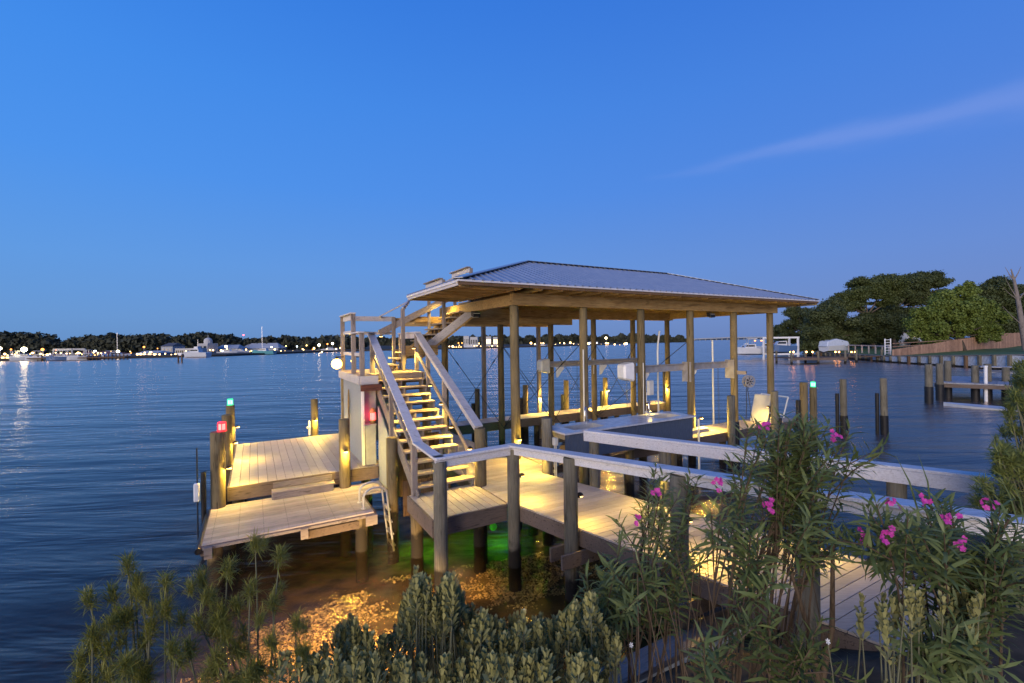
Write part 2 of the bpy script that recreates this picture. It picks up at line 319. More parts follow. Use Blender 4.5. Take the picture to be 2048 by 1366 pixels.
fre = M('MULTIPLY_ADD', M('POWER', M('SUBTRACT', 1.0, M('MINIMUM', M('ABSOLUTE', fdot.outputs['Value'], tree=t), 1.0, tree=t), tree=t), 5.0, tree=t), 0.978, 0.022, tree=t)   # Schlick reflectance, the same from both sides
# clear in the shallows, turbid further out
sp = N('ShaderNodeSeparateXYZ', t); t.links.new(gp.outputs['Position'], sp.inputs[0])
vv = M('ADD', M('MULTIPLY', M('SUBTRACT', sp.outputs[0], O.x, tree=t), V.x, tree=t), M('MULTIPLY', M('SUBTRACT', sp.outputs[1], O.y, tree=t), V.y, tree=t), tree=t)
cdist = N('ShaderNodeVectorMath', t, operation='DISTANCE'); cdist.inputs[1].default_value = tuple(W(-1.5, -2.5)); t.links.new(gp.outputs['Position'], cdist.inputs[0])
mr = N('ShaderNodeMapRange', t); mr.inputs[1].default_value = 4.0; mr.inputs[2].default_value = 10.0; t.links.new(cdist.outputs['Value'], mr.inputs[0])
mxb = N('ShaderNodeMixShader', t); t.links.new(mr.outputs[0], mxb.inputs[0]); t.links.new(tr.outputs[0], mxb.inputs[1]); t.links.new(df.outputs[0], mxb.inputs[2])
mx = N('ShaderNodeMixShader', t); t.links.new(M('MINIMUM', M('MULTIPLY', fre, 1.15, tree=t), 1.0, tree=t), mx.inputs[0]); t.links.new(mxb.outputs[0], mx.inputs[1]); t.links.new(gl.outputs[0], mx.inputs[2]); t.links.new(mx.outputs[0], o_.inputs[0])
water = struct(MB().add([(-2500, -30, 0), (2500, -30, 0), (2500, 4500, 0), (-2500, 4500, 0)], [(0, 1, 2, 3)]).build('water', wm))

# sea bed and the bank the camera stands on
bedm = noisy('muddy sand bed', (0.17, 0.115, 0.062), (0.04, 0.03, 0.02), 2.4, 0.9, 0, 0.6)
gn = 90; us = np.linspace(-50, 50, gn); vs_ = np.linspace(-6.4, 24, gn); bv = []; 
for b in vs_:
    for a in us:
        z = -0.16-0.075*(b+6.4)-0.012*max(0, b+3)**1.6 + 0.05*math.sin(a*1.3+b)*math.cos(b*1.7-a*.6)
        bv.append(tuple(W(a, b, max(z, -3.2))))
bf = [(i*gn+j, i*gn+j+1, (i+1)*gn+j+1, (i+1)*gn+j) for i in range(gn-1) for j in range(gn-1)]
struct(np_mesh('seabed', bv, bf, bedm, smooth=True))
grm = noisy('sandy bank soil', (0.10, 0.075, 0.05), (0.045, 0.036, 0.024), 5, 0.95, 0, 0.8)
gu = np.linspace(-30, 26, 80); gv = np.linspace(-26, -6.44, 36); gvx = []
def bank_z(a, b): return 0.30+min(0.95, 0.46*(-6.44-b)) + 0.05*math.sin(a*2.1)*math.sin(b*2.7)
for b in gv:
    for a in gu: gvx.append(tuple(W(a, b, bank_z(a, b))))
gf = [(i*80+j, i*80+j+1, (i+1)*80+j+1, (i+1)*80+j) for i in range(35) for j in range(79)]
struct(np_mesh('ground', gvx, gf, grm, smooth=True))
def ground_at(x, y):
    d = Vector((x, y, 0))-O; a, b = d.dot(U), d.dot(V); return bank_z(a, b) if b < -6.44 else 0.0

# crushed oyster shell and gravel in the shallows
def scatter_chips(n, region, size, zf, name, label, m):
    base = np.array([(-.5, -.35, 0), (.5, -.28, .05), (.42, .34, 0), (-.4, .32, .08), (0, 0, .28)]); tri = np.array([(0, 1, 4), (1, 2, 4), (2, 3, 4), (3, 0, 4)])
    V_ = []; F_ = []
    for i in range(n):
        a, b = region(); s = size*RNG.uniform(.5, 1.6); th = RNG.uniform(0, 2*PI); c, sn = math.cos(th), math.sin(th)
        tx, ty = RNG.normal(0, .35, 2); p = base*s*np.array([1, RNG.uniform(.5, 1.2), RNG.uniform(.6, 1.8)])
        x = p[:, 0]*c-p[:, 1]*sn; y = p[:, 0]*sn+p[:, 1]*c; z = p[:, 2]+tx*x+ty*y
        w = W(a, b, zf(a, b)); V_.append(np.stack([x+w.x, y+w.y, z+w.z], 1)); F_.append(tri+5*i)
    o = np_mesh(name, np.concatenate(V_), np.concatenate(F_), m); o['kind'] = 'stuff'; o['label'] = label; o['category'] = 'gravel'; return o
def bed_z(a, b): return max(-0.16-0.075*(b+6.4)-0.012*max(0, b+3)**1.6 + 0.05*math.sin(a*1.3+b)*math.cos(b*1.7-a*.6), -3.2)
def patch():
    while True:
        a, b = RNG.uniform(-7.2, 0.2), RNG.uniform(-6.35, -0.9)
        d = math.sin(a*1.7+.6)*math.cos(b*1.3-.4)+.35*math.sin(a*4.1+b*3.3)
        if d+.5*math.sin(a*6.3+1.7*math.sin(b*5))*math.cos(b*7.1) > .02+RNG.normal(0, .16) and b < -1.0-0.25*abs(a+3.6): return a, b
shellm = leafmat('shell and gravel chips', (0.80, 0.60, 0.34), (0.05, 0.035, 0.02), 0.35, 0.0)
scatter_chips(26000, patch, 0.038, lambda a, b: bed_z(a, b)+.01, 'gravel', 'golden lit shell gravel in the shallow water below the stair landing', shellm)

# ------------------------------------------------------------------ seawall of this garden
sw = thing('seawall', 'white vinyl sheet seawall with timber cap below the foreground bushes', 'seawall', W(0, -6.4, 0))
for i in range(24):
    u0 = -9+i*0.75; m_ = MB(); pts = [(u0, -6.36), (u0+.18, -6.36), (u0+.30, -6.22), (u0+.55, -6.22), (u0+.67, -6.36), (u0+.74, -6.36)]
    for k in range(5): a, b = pts[k], pts[k+1]; m_.hexa([W(*a, -.5), W(*b, -.5), W(b[0], b[1]-.02, -.5), W(a[0], a[1]-.02, -.5)], [W(*a, .34), W(*b, .34), W(b[0], b[1]-.02, .34), W(a[0], a[1]-.02, .34)])
    m_.build('sheet_panel', 'vinyl', sw)
for i in range(6): upiece('cap_board', -9+i*3.1, -9+i*3.1+3.09, -6.42, -6.12, .34, .42, 'greywood', sw)
upiece('waler', -9, 9.2, -6.2, -6.10, .05, .2, 'greywood', sw)

def pile_mb(p, q, r, taper=0.9, seg=18):
    p, q = Vector(p), Vector(q); n = 9
    path = [p.lerp(q, i/(n-1)) for i in range(n)]; L = (q-p).length
    rs = [r*(1-(1-taper)*i/(n-1)) for i in range(n)]
    m_ = MB(); m_.tube(path+[q+(q-p).normalized()*0.012], rs+[rs[-1]*.93], seg, True, 0.012); return m_
def piling(p, q, r, label, m='pile', group=None, cat='piling', wrap=None, name='mooring_piling'):
    p, q = Vector(p), Vector(q); t_ = thing(name, label, cat, (p.x, p.y, 0), group)
    pile_mb(p, q, r).build('shaft', m, t_, True)
    if wrap: MB().tube([p+(q-p)*(k/4*((wrap-p.z)/(q.z-p.z))) for k in range(5)], r*1.06, 18).build('pile_wrap', 'wrap', t_, True)
    return t_

# ================================================================== BOATHOUSE
PU = [0, 2.22, 4.45, 6.67, 8.9, 11.12]; PV = 4.9
bh = thing('boathouse', 'open boathouse on timber pilings under a hipped grey metal roof', 'boathouse', W(5.5, 2.4, 0))
for i, u in enumerate(PU):
    for v, r in ((0, .13), (PV, .125)):
        dx = random.uniform(-.03, .03)
        pile_mb(W(u, v, -2.5), W(u+dx, v, 5.02 if v == 0 else 4.97), r, .88).build('post', 'pile', bh, True)
ROOFV0, ROOFV1, ROOFU0, ROOFU1, EZ = -0.97, 5.85, -1.95, 12.6, 5.47
upiece('beam', -.16, 11.3, -.19, -.13, 5.02, 5.32, 'beam', bh); upiece('beam', -.16, 11.3, -.10, .03, 5.025, 5.30, 'beam', bh)
upiece('beam', -.16, 11.3, PV-.06, PV+.06, 4.97, 5.30, 'beam', bh); upiece('beam', -.16, 11.3, PV-.19, PV-.13, 4.98, 5.31, 'beam', bh)
upiece('beam', -.06, .0, .03, PV-.2, 5.03, 5.31, 'beam', bh); upiece('beam', .1, .16, .03, PV-.2, 5.035, 5.305, 'beam', bh)
upiece('beam', 11.06, 11.12, .03, PV-.2, 5.03, 5.31, 'beam', bh); upiece('beam', 11.2, 11.26, .03, PV-.2, 5.035, 5.305, 'beam', bh)
upiece('beam', -1.3, 5.3, 5.95, 6.07, 4.70, 4.98, 'beam', bh); upiece('beam', -1.2, 5.2, 4.42, 4.50, 4.72, 4.965, 'beam', bh)
# ceiling joists right across, flush with the eaves
k = 0; u = -0.35
while u < 12.2:
    v1 = 2.72 if u < 1.9 else 5.75
    upiece('joist', u-.022, u+.022, ROOFV0+.06, v1, 5.325, 5.455, 'beam', bh, 0.003); u += 0.61
for i in range(7):
    v = -.62+i*0.55; upiece('lookout', ROOFU0+.06, -.40, v-.022, v+.022, 5.32, 5.45, 'beam', bh, 0.003)
for i in range(5):
    v = -.3+i*1.3; upiece('lookout', 11.9, ROOFU1-.06, v-.022, v+.022, 5.32, 5.45, 'beam', bh, 0.003)
MB().bar(W(-.05, -.05, 5.38), W(ROOFU0+.05, ROOFV0+.05, 5.38), .045, .12).build('hip_joist', 'beam', bh)
# roof deck sheathing seen from below, metal on top
RV, R0, R1, RZ = 2.45, 1.85, 8.30, 6.66
def slope(name, poly, nrm_in, m='roof'):
    b = [Vector(p)-Vector((0, 0, .022)) for p in poly]; n = len(poly)
    return MB().add(b+[Vector(p) for p in poly], [tuple(reversed(range(n))), tuple(range(n, 2*n))]+[(i, (i+1) % n, n+(i+1) % n, n+i) for i in range(n)]).build(name, m, bh)
zf = lambda v: EZ+(RZ-EZ)*(v-ROOFV0)/(RV-ROOFV0)
front = sub(slope('roof_slope', [W(ROOFU0, ROOFV0, EZ), W(ROOFU1, ROOFV0, EZ), W(R1, RV, RZ), W(R0, RV, RZ)], 1), bh)
hipu = lambda v: ROOFU0+(R0-ROOFU0)*(v-ROOFV0)/(RV-ROOFV0)
CUT = 2.78; cu = hipu(CUT) if CUT < RV else R0
left = sub(slope('roof_slope', [W(ROOFU0, ROOFV0, EZ), W(R0, RV, RZ), W(R0, CUT, RZ), W(ROOFU0, CUT, EZ)], 1), bh)
back = slope('roof_slope', [W(R0+.1, RV, RZ), W(R1, RV, RZ), W(ROOFU1, ROOFV1, EZ), W(R0+.1, ROOFV1, EZ)], 1)
right = slope('roof_slope', [W(ROOFU1, ROOFV0, EZ), W(ROOFU1, ROOFV1, EZ), W(R1, RV, RZ)], 1)
def rib(a, b, par):
    a, b = Vector(a), Vector(b); d = (b-a).normalized(); r = d.cross(Vector((0, 0, 1))).normalized(); up = r.cross(d)
    pr = lambda c: [c-r*.04, c-r*.02+up*.03, c+r*.02+up*.03, c+r*.04]
    MB().add(pr(a)+pr(b), [(0, 1, 5, 4), (1, 2, 6, 5), (2, 3, 7, 6), (0, 3, 2, 1), (4, 5, 6, 7)]).build('rib', 'roof', par)
u = ROOFU0+.12
while u < ROOFU1-.1:
    if u < R0: vt = ROOFV0+(RV-ROOFV0)*(u-ROOFU0)/(R0-ROOFU0)
    elif u > R1: vt = ROOFV0+(RV-ROOFV0)*(ROOFU1-u)/(ROOFU1-R1)
    else: vt = RV
    if vt-ROOFV0 > .12: rib(W(u, ROOFV0-.03, zf(ROOFV0-.03)), W(u, vt-.04, zf(vt-.04)), front)
    u += 0.232
v = ROOFV0+.15
while v < CUT-.05:
    ut = hipu(v) if v < RV else R0; zl = lambda u_: EZ+(RZ-EZ)*(u_-ROOFU0)/(R0-ROOFU0)
    if ut-ROOFU0 > .15: rib(W(ROOFU0-.03, v, zl(ROOFU0-.03)), W(ut-.04, v, zl(ut-.04)), left)
    v += 0.232
def cap(a, b):
    a, b = Vector(a)+Vector((0, 0, .035)), Vector(b)+Vector((0, 0, .035)); MB().bar(a, b, .22, .018).build('ridge_cap', 'roof', bh)
    n = int((b-a).length/.23); r = MB()
    for i in range(n):
        c = a.lerp(b, (i+.5)/n)-Vector((0, 0, .012)); d = (b-a).normalized(); r.bar(c-d*.075, c+d*.075, .235, .02)
    r.build('closure_strip', 'capdark', bh)
cap(W(ROOFU0, ROOFV0, EZ), W(R0, RV, RZ)); cap(W(R0, RV, RZ), W(R1, RV, RZ)); cap(W(R1, RV, RZ), W(ROOFU1, ROOFV0, EZ))
upiece('fascia', ROOFU0, ROOFU1, ROOFV0-.0, ROOFV0+.04, 5.355, 5.423, 'plank', bh); upiece('drip_edge', ROOFU0-.02, ROOFU1+.02, ROOFV0-.03, ROOFV0+.05, 5.425, 5.468, 'trimwhite', bh)  # front fascia coloured dark for its shade below the trim
upiece('fascia', ROOFU0, ROOFU0+.04, ROOFV0+.05, CUT, 5.34, 5.40, 'rail', bh); upiece('drip_edge', ROOFU0-.02, ROOFU0+.06, ROOFV0+.06, CUT+.02, 5.404, 5.466, 'trimwhite', bh)
upiece('fascia', ROOFU1-.04, ROOFU1, ROOFV0+.05, ROOFV1, 5.30, 5.40, 'greywood', bh); upiece('drip_edge', ROOFU1-.06, ROOFU1+.02, ROOFV0+.06, ROOFV1, 5.404, 5.466, 'trimwhite', bh)
upiece('fascia', R0+.1, ROOFU1, ROOFV1-.04, ROOFV1, 5.30, 5.44, 'greywood', bh)
upiece('soffit', 1.9, ROOFU1-.05, ROOFV0+.06, ROOFV1-.05, 5.458, 5.464, 'plank', bh); upiece('soffit', ROOFU0+.07, 1.88, ROOFV0+.06, CUT-.03, 5.458, 5.464, 'plank', bh)  # dark plank colour puts shade into the gaps between the joists
for u in (2.05, 4.62): upiece('square_post', u-.07, u+.07, 5.95, 6.09, -2, 4.70, 'greywoodz', bh)
# steel cable bracing between the back posts and the sides
def cable(a, b):
    MB().tube([a, b], .011, 6).build('brace_cable', 'cable', bh); c = Vector(a).lerp(Vector(b), .16); MB().tube([c, Vector(a).lerp(Vector(b), .20)], .022, 6).build('turnbuckle', 'cable', bh)
for a, b in ((0, 1), (1, 2), (2, 3), (3, 4)):
    cable(W(PU[a], PV-.14, 3.9), W(PU[b], PV-.14, .9)); cable(W(PU[b], PV-.16, 3.9), W(PU[a], PV-.16, .9))
cable(W(PU[1], .14, 4.0), W(PU[1], PV-.14, .9)); cable(W(PU[1]+.03, PV-.14, 3.9), W(PU[1]+.03, .14, .9))
cable(W(PU[3], .14, 4.0), W(PU[3], PV-.14, .9))
# ================================================================== DECKS
bw = thing('boardwalk', 'tan composite boardwalk with grey wooden railings running from the shore to the boathouse', 'boardwalk', W(-.5, -4, 0))
near_u = lambda v: -1.63-.215*(v+2.92)
far_u = lambda v: -.13-.25*(v+1.49)
BWD, GAP = .142, .008
def skew_board(v0, v1, ul0, ul1, ur0, ur1):
    MB().hexa([W(ul0, v0, DK-.03), W(ur0, v0, DK-.03), W(ur1, v1, DK-.03), W(ul1, v1, DK-.03)], [W(ul0, v0, DK), W(ur0, v0, DK), W(ur1, v1, DK), W(ul1, v1, DK)]).build('board', 'deck', bw, bevel=.003)
v = 4.9
while v > -13.5:
    v0 = v-BWD+GAP
    if v0 > -1.42: ul0 = ul1 = -1.78
    elif v0 > -2.92: ul0 = ul1 = -1.75
    else: ul0, ul1 = near_u(v0), near_u(v)
    if v > -1.45: ur0 = ur1 = -.13 if v > .35 else .22
    else: ur0, ur1 = far_u(v0), far_u(v)
    skew_board(v0, v, ul0, ul1, ur0, ur1); v -= BWD
# landing at the foot of the stairs, boards the other way
u = -3.2
while u < -1.85:
    upiece('board', u, min(u+BWD-GAP, -1.76), -2.70, -1.30, DK-.03, DK, 'deck', bw, .003); u += BWD
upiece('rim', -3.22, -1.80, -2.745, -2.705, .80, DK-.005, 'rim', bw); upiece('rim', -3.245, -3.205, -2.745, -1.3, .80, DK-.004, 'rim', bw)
def edge_board(a, b, z0, z1, m='rim', th=.045, name='rim', par=None):
    a, b = Vector(a), Vector(b); MB().bar(a+Vector((0, 0, (z0+z1)/2)), b+Vector((0, 0, (z0+z1)/2)), th, z1-z0).build(name, m, par or bw)
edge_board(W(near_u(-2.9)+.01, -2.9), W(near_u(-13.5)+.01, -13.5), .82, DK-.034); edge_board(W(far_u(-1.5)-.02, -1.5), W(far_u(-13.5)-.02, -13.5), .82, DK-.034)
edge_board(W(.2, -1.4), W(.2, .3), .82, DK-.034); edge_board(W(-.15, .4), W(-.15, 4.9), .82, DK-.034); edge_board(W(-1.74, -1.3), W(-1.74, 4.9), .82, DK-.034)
for vv_ in (-4.25, -6.05, -7.45, -9.8):      # cross beams bolted to the posts
    edge_board(W(near_u(vv_)-.42, vv_-.15), W(far_u(vv_)+.3, vv_-.15), .58, .80, name='cross_beam'); edge_board(W(near_u(vv_)-.42, vv_+.16), W(far_u(vv_)+.3, vv_+.16), .585, .805, name='cross_beam')
# railing posts (round) and rails
nz = lambda v: 2.20+.062*max(0, -2.8-v); fz = lambda v: 2.20+.042*max(0, -2.75-v)
corner = [(-3.22, -3.02), (-1.70, -2.90)]
npost = [(-3.18, -2.98, 2.13), (-1.72, -2.86, 2.13)] + [(near_u(v)-.12, v, nz(v)-.06) for v in (-4.25, -6.05, -7.45, -9.8)]
for a, b, z in npost: pile_mb(W(a, b, -1.5), W(a, b, z), .118, .95).build('post', 'pilegrey', bw, True)
for v in (-2.72, -4.25, -7.4, -9.5): pile_mb(W(far_u(v)+.12, v, -1.5), W(far_u(v)+.12, v, fz(v)-.06), .11, .95).build('post', 'pilegrey', bw, True)
def caprail(pts, w=.19, th=.042, skirt=.135, side=1, m='railw', par=None, inner=0.05):
    par = par or bw
    for i in range(len(pts)-1):
        a, b = Vector(pts[i]), Vector(pts[i+1]); d = (b-a).normalized(); r = d.cross(Vector((0, 0, 1))).normalized()*side
        MB().bar(a, b, w, th).build('top_rail', m, par, bevel=.005)
        if skirt: MB().bar(a+r*inner-Vector((0, 0, th/2+skirt/2+.002)), b+r*inner-Vector((0, 0, th/2+skirt/2+.002)), .04, skirt).build('side_rail', m, par, bevel=.004)
caprail([W(-3.14, -1.66, 2.20), W(-3.20, -3.02, 2.20)], skirt=.0); caprail([W(-3.28, -2.99, 2.20), W(-1.66, -2.86, 2.20)], side=1, inner=.03)
vb = [-2.83, -5.4, -7.9, -13.0]
for i in range(3): caprail([W(near_u(vb[i])-.10, vb[i], nz(vb[i])), W(near_u(vb[i+1])-.10, vb[i+1], nz(vb[i+1]))], w=.23, side=1, inner=.02)
vb = [-2.55, -4.28, -7.2, -13.0]
for i in range(3): caprail([W(far_u(vb[i])+.10, vb[i], fz(vb[i])), W(far_u(vb[i+1])+.10, vb[i+1], fz(vb[i+1]))], w=.2, skirt=.17, side=1, inner=.085)
# piles under the boardwalk
for a, b in ((-3.13, -1.55), (-1.9, -1.75), (.1, -.6), (-1.5, 2.2), (-1.5, 4.4)): pile_mb(W(a, b, -2), W(a, b, .82 if b < -1 else .8), .13).build('piling', 'pile', bw, True)

sd = thing('sun_deck', 'square upper dock of lengthwise composite boards beside the grey storage wall', 'dock', W(-4.8, 3.6, 0))
u = -6.30; i = 0
while u < -3.2:
    upiece('board', u, u+.172, 1.28 if u < -3.55 else 1.28, 6.05, DK-.03, DK, 'deck', sd, .003); u += .18
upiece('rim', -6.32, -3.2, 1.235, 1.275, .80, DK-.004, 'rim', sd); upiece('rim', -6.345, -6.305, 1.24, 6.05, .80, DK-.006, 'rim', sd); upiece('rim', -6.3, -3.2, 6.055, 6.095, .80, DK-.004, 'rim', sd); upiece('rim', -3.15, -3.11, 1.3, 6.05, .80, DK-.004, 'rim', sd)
for a, b in ((-6.15, 1.6), (-3.3, 2.2), (-6.15, 5.8), (-3.4, 5.8)): pile_mb(W(a, b, -2.5), W(a, b, 1.06), .13).build('piling', 'pile', sd, True)

sp_ = thing('swim_platform', 'low weathered platform of narrow screwed boards just above the water', 'dock', W(-5, .2, 0))
scr_all = MB(); v = -.83
while v < 1.1:
    r_ = -3.78 if v < .2 else -3.2
    o = upiece('board', -6.62, r_, v, v+.138, LOW-.03, LOW, 'deck_low', sp_, .003); v += .146
    s = MB()
    for a in np.arange(-6.5, r_, .40):
        for dv in (.035, .10): c = W(a, v-.146+dv, LOW+.001); s.tube([c-Vector((0, 0, .004)), c+Vector((0, 0, .0012))], .008, 6)
    scr_all.v += [] ; o_s = len(scr_all.v); scr_all.add(s.v, s.f)
scr_all.build('screws', 'black', sp_)['kind'] = 'stuff'
edge_board(W(-6.62, -.855), W(-3.76, -.855), .665, LOW-.034, 'greywood', .04, par=sp_); edge_board(W(-6.62, -.85), W(-6.62, 1.2), .56, LOW-.034, 'rim', .05, par=sp_); edge_board(W(-3.75, -.83), W(-3.75, .2), .5, LOW-.034, 'rim', .05, par=sp_)
edge_board(W(-6.6, 1.23), W(-3.2, 1.23), .5, LOW-.034, 'rim', .04, par=sp_)
for a, b, wd in ((-6.53, -.90, .12), (-5.05, -.90, .13), (-3.84, -.90, .22)): upiece('fascia_block', a-wd/2, a+wd/2, b-.03, b+.02, .52, LOW-.036, 'greywood', sp_)
edge_board(W(-5.0, -.80), W(-3.8, -.80), .47, .62, 'rim', .04, 'lower_stringer', sp_)
for a, b in ((-4.0, -.72), (-6.45, -.7), (-3.55, .9), (-6.3, .8)): pile_mb(W(a, b, -2), W(a, b, .71), .13).build('piling', 'pile', sp_, True)
MB().tube([W(-6.67, -.88, .66), W(-6.67, 1.2, .66)], .055, 10).build('rub_bumper', 'black', sp_, True)

bs = thing('box_step', 'two-tier wooden box step leading from the low platform to the upper dock', 'step', W(-4.9, 1.1, LOW))
upiece('tread', -5.52, -4.24, .95, 1.225, .905, .93, 'deck_low', bs); upiece('riser', -5.49, -4.27, .985, 1.01, LOW+.002, .903, 'greywood', bs); upiece('riser', -5.49, -4.27, 1.205, 1.23, .94, DK-.035, 'greywood', bs)
for a in (-5.50, -4.90, -4.30): upiece('side_panel', a-.02, a+.02, 1.012, 1.20, LOW+.003, .903, 'greywood', bs)

cw = thing('catwalk', 'narrow rear catwalk behind the boat slip lit by warm lamps', 'dock', W(5, 5.4, 0))
u = -1.7
while u < 11.3: upiece('board', u, u+.142, 4.92+.12, 5.93, DK-.03, DK, 'deck', cw, .003); u += .15
upiece('rim', -1.7, 11.35, 5.0, 5.035, .78, DK-.004, 'rim', cw); upiece('rim', -1.7, 11.35, 5.935, 5.975, .82, DK-.004, 'rim', cw)
for a in (-.9, 1.6, 4.1, 6.2, 8.4, 10.8): pile_mb(W(a, 5.45, -2.5), W(a, 5.45, 1.06), .12).build('piling', 'pile', cw, True)
fp = thing('finger_pier', 'front finger pier passing behind the blue cleaning counter', 'dock', W(6, -.3, 0))
u = .30
while u < 11.5: upiece('board', u, u+.142, -.80, .28, DK-.03, DK, 'deck', fp, .003); u += .15
upiece('rim', .25, 11.55, -.845, -.805, .82, DK-.004, 'rim', fp); upiece('rim', .25, 11.55, .285, .325, .80, DK-.004, 'rim', fp)
upiece('kerb_plank', 4.7, 7.0, -.42, -.16, DK+.004, DK+.11, 'deck', fp)
for a in (1.5, 3.4, 5.5, 7.6, 9.8, 11.3): pile_mb(W(a, -.45, -2.5), W(a, -.45, 1.06), .12).build('piling', 'pile', fp, True)
MT['offgrey'] = noisy('pale grey painted board', (0.36, 0.37, 0.38), (0.29, 0.30, 0.31), 5, .6, 0, .05)
# ================================================================== STAIRCASE
st = thing('staircase', 'open wooden staircase with grey handrails climbing from the boardwalk past the landing to the roof', 'staircase', W(-2.4, 0, DK))
SU0, SU1 = -3.05, -1.83
RUN, RIS = .29, .17
for k in range(1, 13):
    v = -1.42+RUN*(k-1); z = DK+RIS*k
    upiece('tread', SU0, SU1, v, v+.275, z-.042, z, 'tread', st, .005)
    if k % 1 == 0: upiece('riser', SU0+.05, SU1-.05, v+.245, v+.262, z-RIS+.06, z-.044, 'plank', st, .002)
def saw(u, w):
    poly = []
    for k in range(1, 13):
        v = -1.40+RUN*(k-1); z = DK+RIS*k-.045; poly += [(v, z-RIS+.003), (v, z)]
    poly += [(2.06, DK+RIS*12-.045), (2.06, DK+RIS*12-.36), (-1.22, DK+.012), (-1.40, DK+.012)]
    MB().prism([W(u-w/2, a, b) for a, b in poly], U*w).build('stringer', 'greywood', st)
for u in (SU0+.03, -2.44, SU1-.03): saw(u, .042)
# outer skirt stringers
sl = lambda v: DK+RIS+(RIS/RUN)*(v+1.42)
for u in (SU0-.035, ): MB().bar(W(u, -1.5, sl(-1.5)-.16), W(u, 2.1, sl(2.1)-.16), .042, .24).build('skirt_board', 'greywood', st, bevel=.004)
# middle landing
v = 2.065
while v < 4.35: upiece('landing_board', -3.56, -1.76, v, v+.137, 3.275, 3.31, 'tread', st, .004); v += .144
v = 1.47
while v < 2.0: upiece('landing_board', -3.56, -3.12, v, v+.137, 3.275, 3.31, 'tread', st, .004); v += .144
upiece('landing_rim', -3.60, -3.565, 1.45, 4.45, 3.09, 3.30, 'rail', st); upiece('landing_rim', -3.56, -3.12, 1.43, 1.465, 3.09, 3.295, 'rail', st); upiece('landing_rim', -3.10, -1.78, 2.04, 2.062, 3.10, 3.272, 'greywood', st)
upiece('landing_rim', -3.56, -1.76, 4.38, 4.42, 3.09, 3.30, 'greywood', st); upiece('landing_rim', -1.755, -1.715, 2.0, 4.4, 3.09, 3.30, 'greywood', st)
for a, b in ((-1.66, 2.15), (-1.66, 4.35), (-3.46, 4.3)): pile_mb(W(a, b, -2), W(a, b, 3.08), .11).build('landing_post', 'pile', st, True)
# second flight, climbing to the right through the opening in the roof
F2 = .24; RI2 = .176
for k in range(1, 17):
    u = -2.42+F2*(k-1); z = 3.31+RI2*k
    upiece('tread', u, u+.265, 3.0, 4.18, z-.04, z, 'tread', st, .004); upiece('riser', u+.235, u+.25, 3.05, 4.14, z-RI2+.05, z-.042, 'plank', st, .002)
    for vv_ in (3.02, 3.4, 3.8, 4.14): upiece('riser_block', u+.19, u+.234, vv_, vv_+.035, z-RI2+.02, z-.043, 'beam', st, .002)
z2 = lambda u: 3.31+RI2/F2*(u+2.42)
for v, m_ in ((2.965, 'rail'), (4.21, 'beam')):
    for j in range(3): MB().bar(W(-1.62, v-.004*j, z2(-1.62)-.06-.088*j), W(1.5, v-.004*j, z2(1.5)-.06-.088*j), .045, .086).build('side_stringer', m_, st, bevel=.003)
MB().bar(W(-1.62, 2.99, z2(-1.62)-.33), W(.6, 2.99, z2(.6)-.33), .09, .06).build('stringer_foot', 'beam', st)
upiece('cross_beam', -2.0, -1.0, 2.90, 2.945, 3.72, 4.02, 'beam', st); upiece('cross_beam', -1.9, -1.2, 4.3, 4.36, 3.6, 3.9, 'beam', st)
# posts of the upper railings
def sq(u, v, z0, z1, s=.1, m='greywoodz', name='rail_post'): upiece(name, u-s/2, u+s/2, v-s/2, v+s/2, z0, z1, m, st, .006)
sq(-3.49, 4.30, 3.312, 4.90, .11); sq(-3.49, 2.62, 3.312, 4.90, .11); sq(-2.05, 2.93, 3.312, 5.10, .10); sq(-3.49, 1.55, 3.312, 4.36, .11); sq(-3.10, 2.16, 2.9, 4.36, .11); sq(-1.79, 2.5, 3.0, 4.38, .1); sq(-1.79, 4.1, 3.312, 4.38, .1); sq(-1.95, 4.3, 3.312, 4.93, .1)
def rail(a, b, w=.04, h=.14, m='rail', name='side_rail'): MB().bar(W(*a), W(*b), w, h).build(name, m, st, bevel=.004)
rail((-3.50, 2.55, 4.92), (-3.50, 4.36, 4.92), .15, .035, name='top_rail'); rail((-3.46, 2.60, 4.83), (-3.46, 4.30, 4.83)); rail((-3.46, 2.6, 4.42), (-3.46, 4.3, 4.42), .04, .09)
rail((-3.52, 4.38, 4.87), (-1.90, 4.38, 4.87), .04, .15); rail((-3.5, 4.38, 4.42), (-1.95, 4.38, 4.42), .04, .09); rail((-1.9, 4.39, 4.84), (-.6, 4.39, 4.84), .04, .13, 'beam')
rail((-3.50, 1.45, 4.38), (-3.50, 2.58, 4.38), .15, .035, name='top_rail'); rail((-3.56, 1.55, 4.385), (-3.06, 2.22, 4.385), .15, .036, name='top_rail'); rail((-3.46, 1.6, 3.82), (-3.46, 4.3, 3.82), .04, .09)
rail((-1.76, 2.44, 4.40), (-1.76, 4.25, 4.40), .16, .04, name='top_rail'); rail((-1.80, 2.5, 4.30), (-1.80, 4.2, 4.30), .04, .14)
rail((-2.4, 4.33, 4.93), (.35, 4.33, 6.42), .15, .04, name='top_rail'); rail((-2.4, 4.30, 4.42), (.3, 4.30, 5.78), .04, .20, 'greywood'); rail((-2.05, 2.92, 5.08), (-1.45, 4.30, 5.44), .05, .12, 'rail')
for u, z in ((-.84, 6.05), (.09, 6.46)):
    MB().bar(W(u, 2.98, z), W(u, 4.46, z), .14, .035).build('top_rail', 'greywood', st, bevel=.003); MB().bar(W(u+.03, 3.0, z-.085), W(u+.03, 4.44, z-.085), .035, .13).build('side_rail', 'rail', st, bevel=.003)
    for v in (3.04, 4.40): sq(u+.1, v, z2(u)-.1, z-.02, .09)
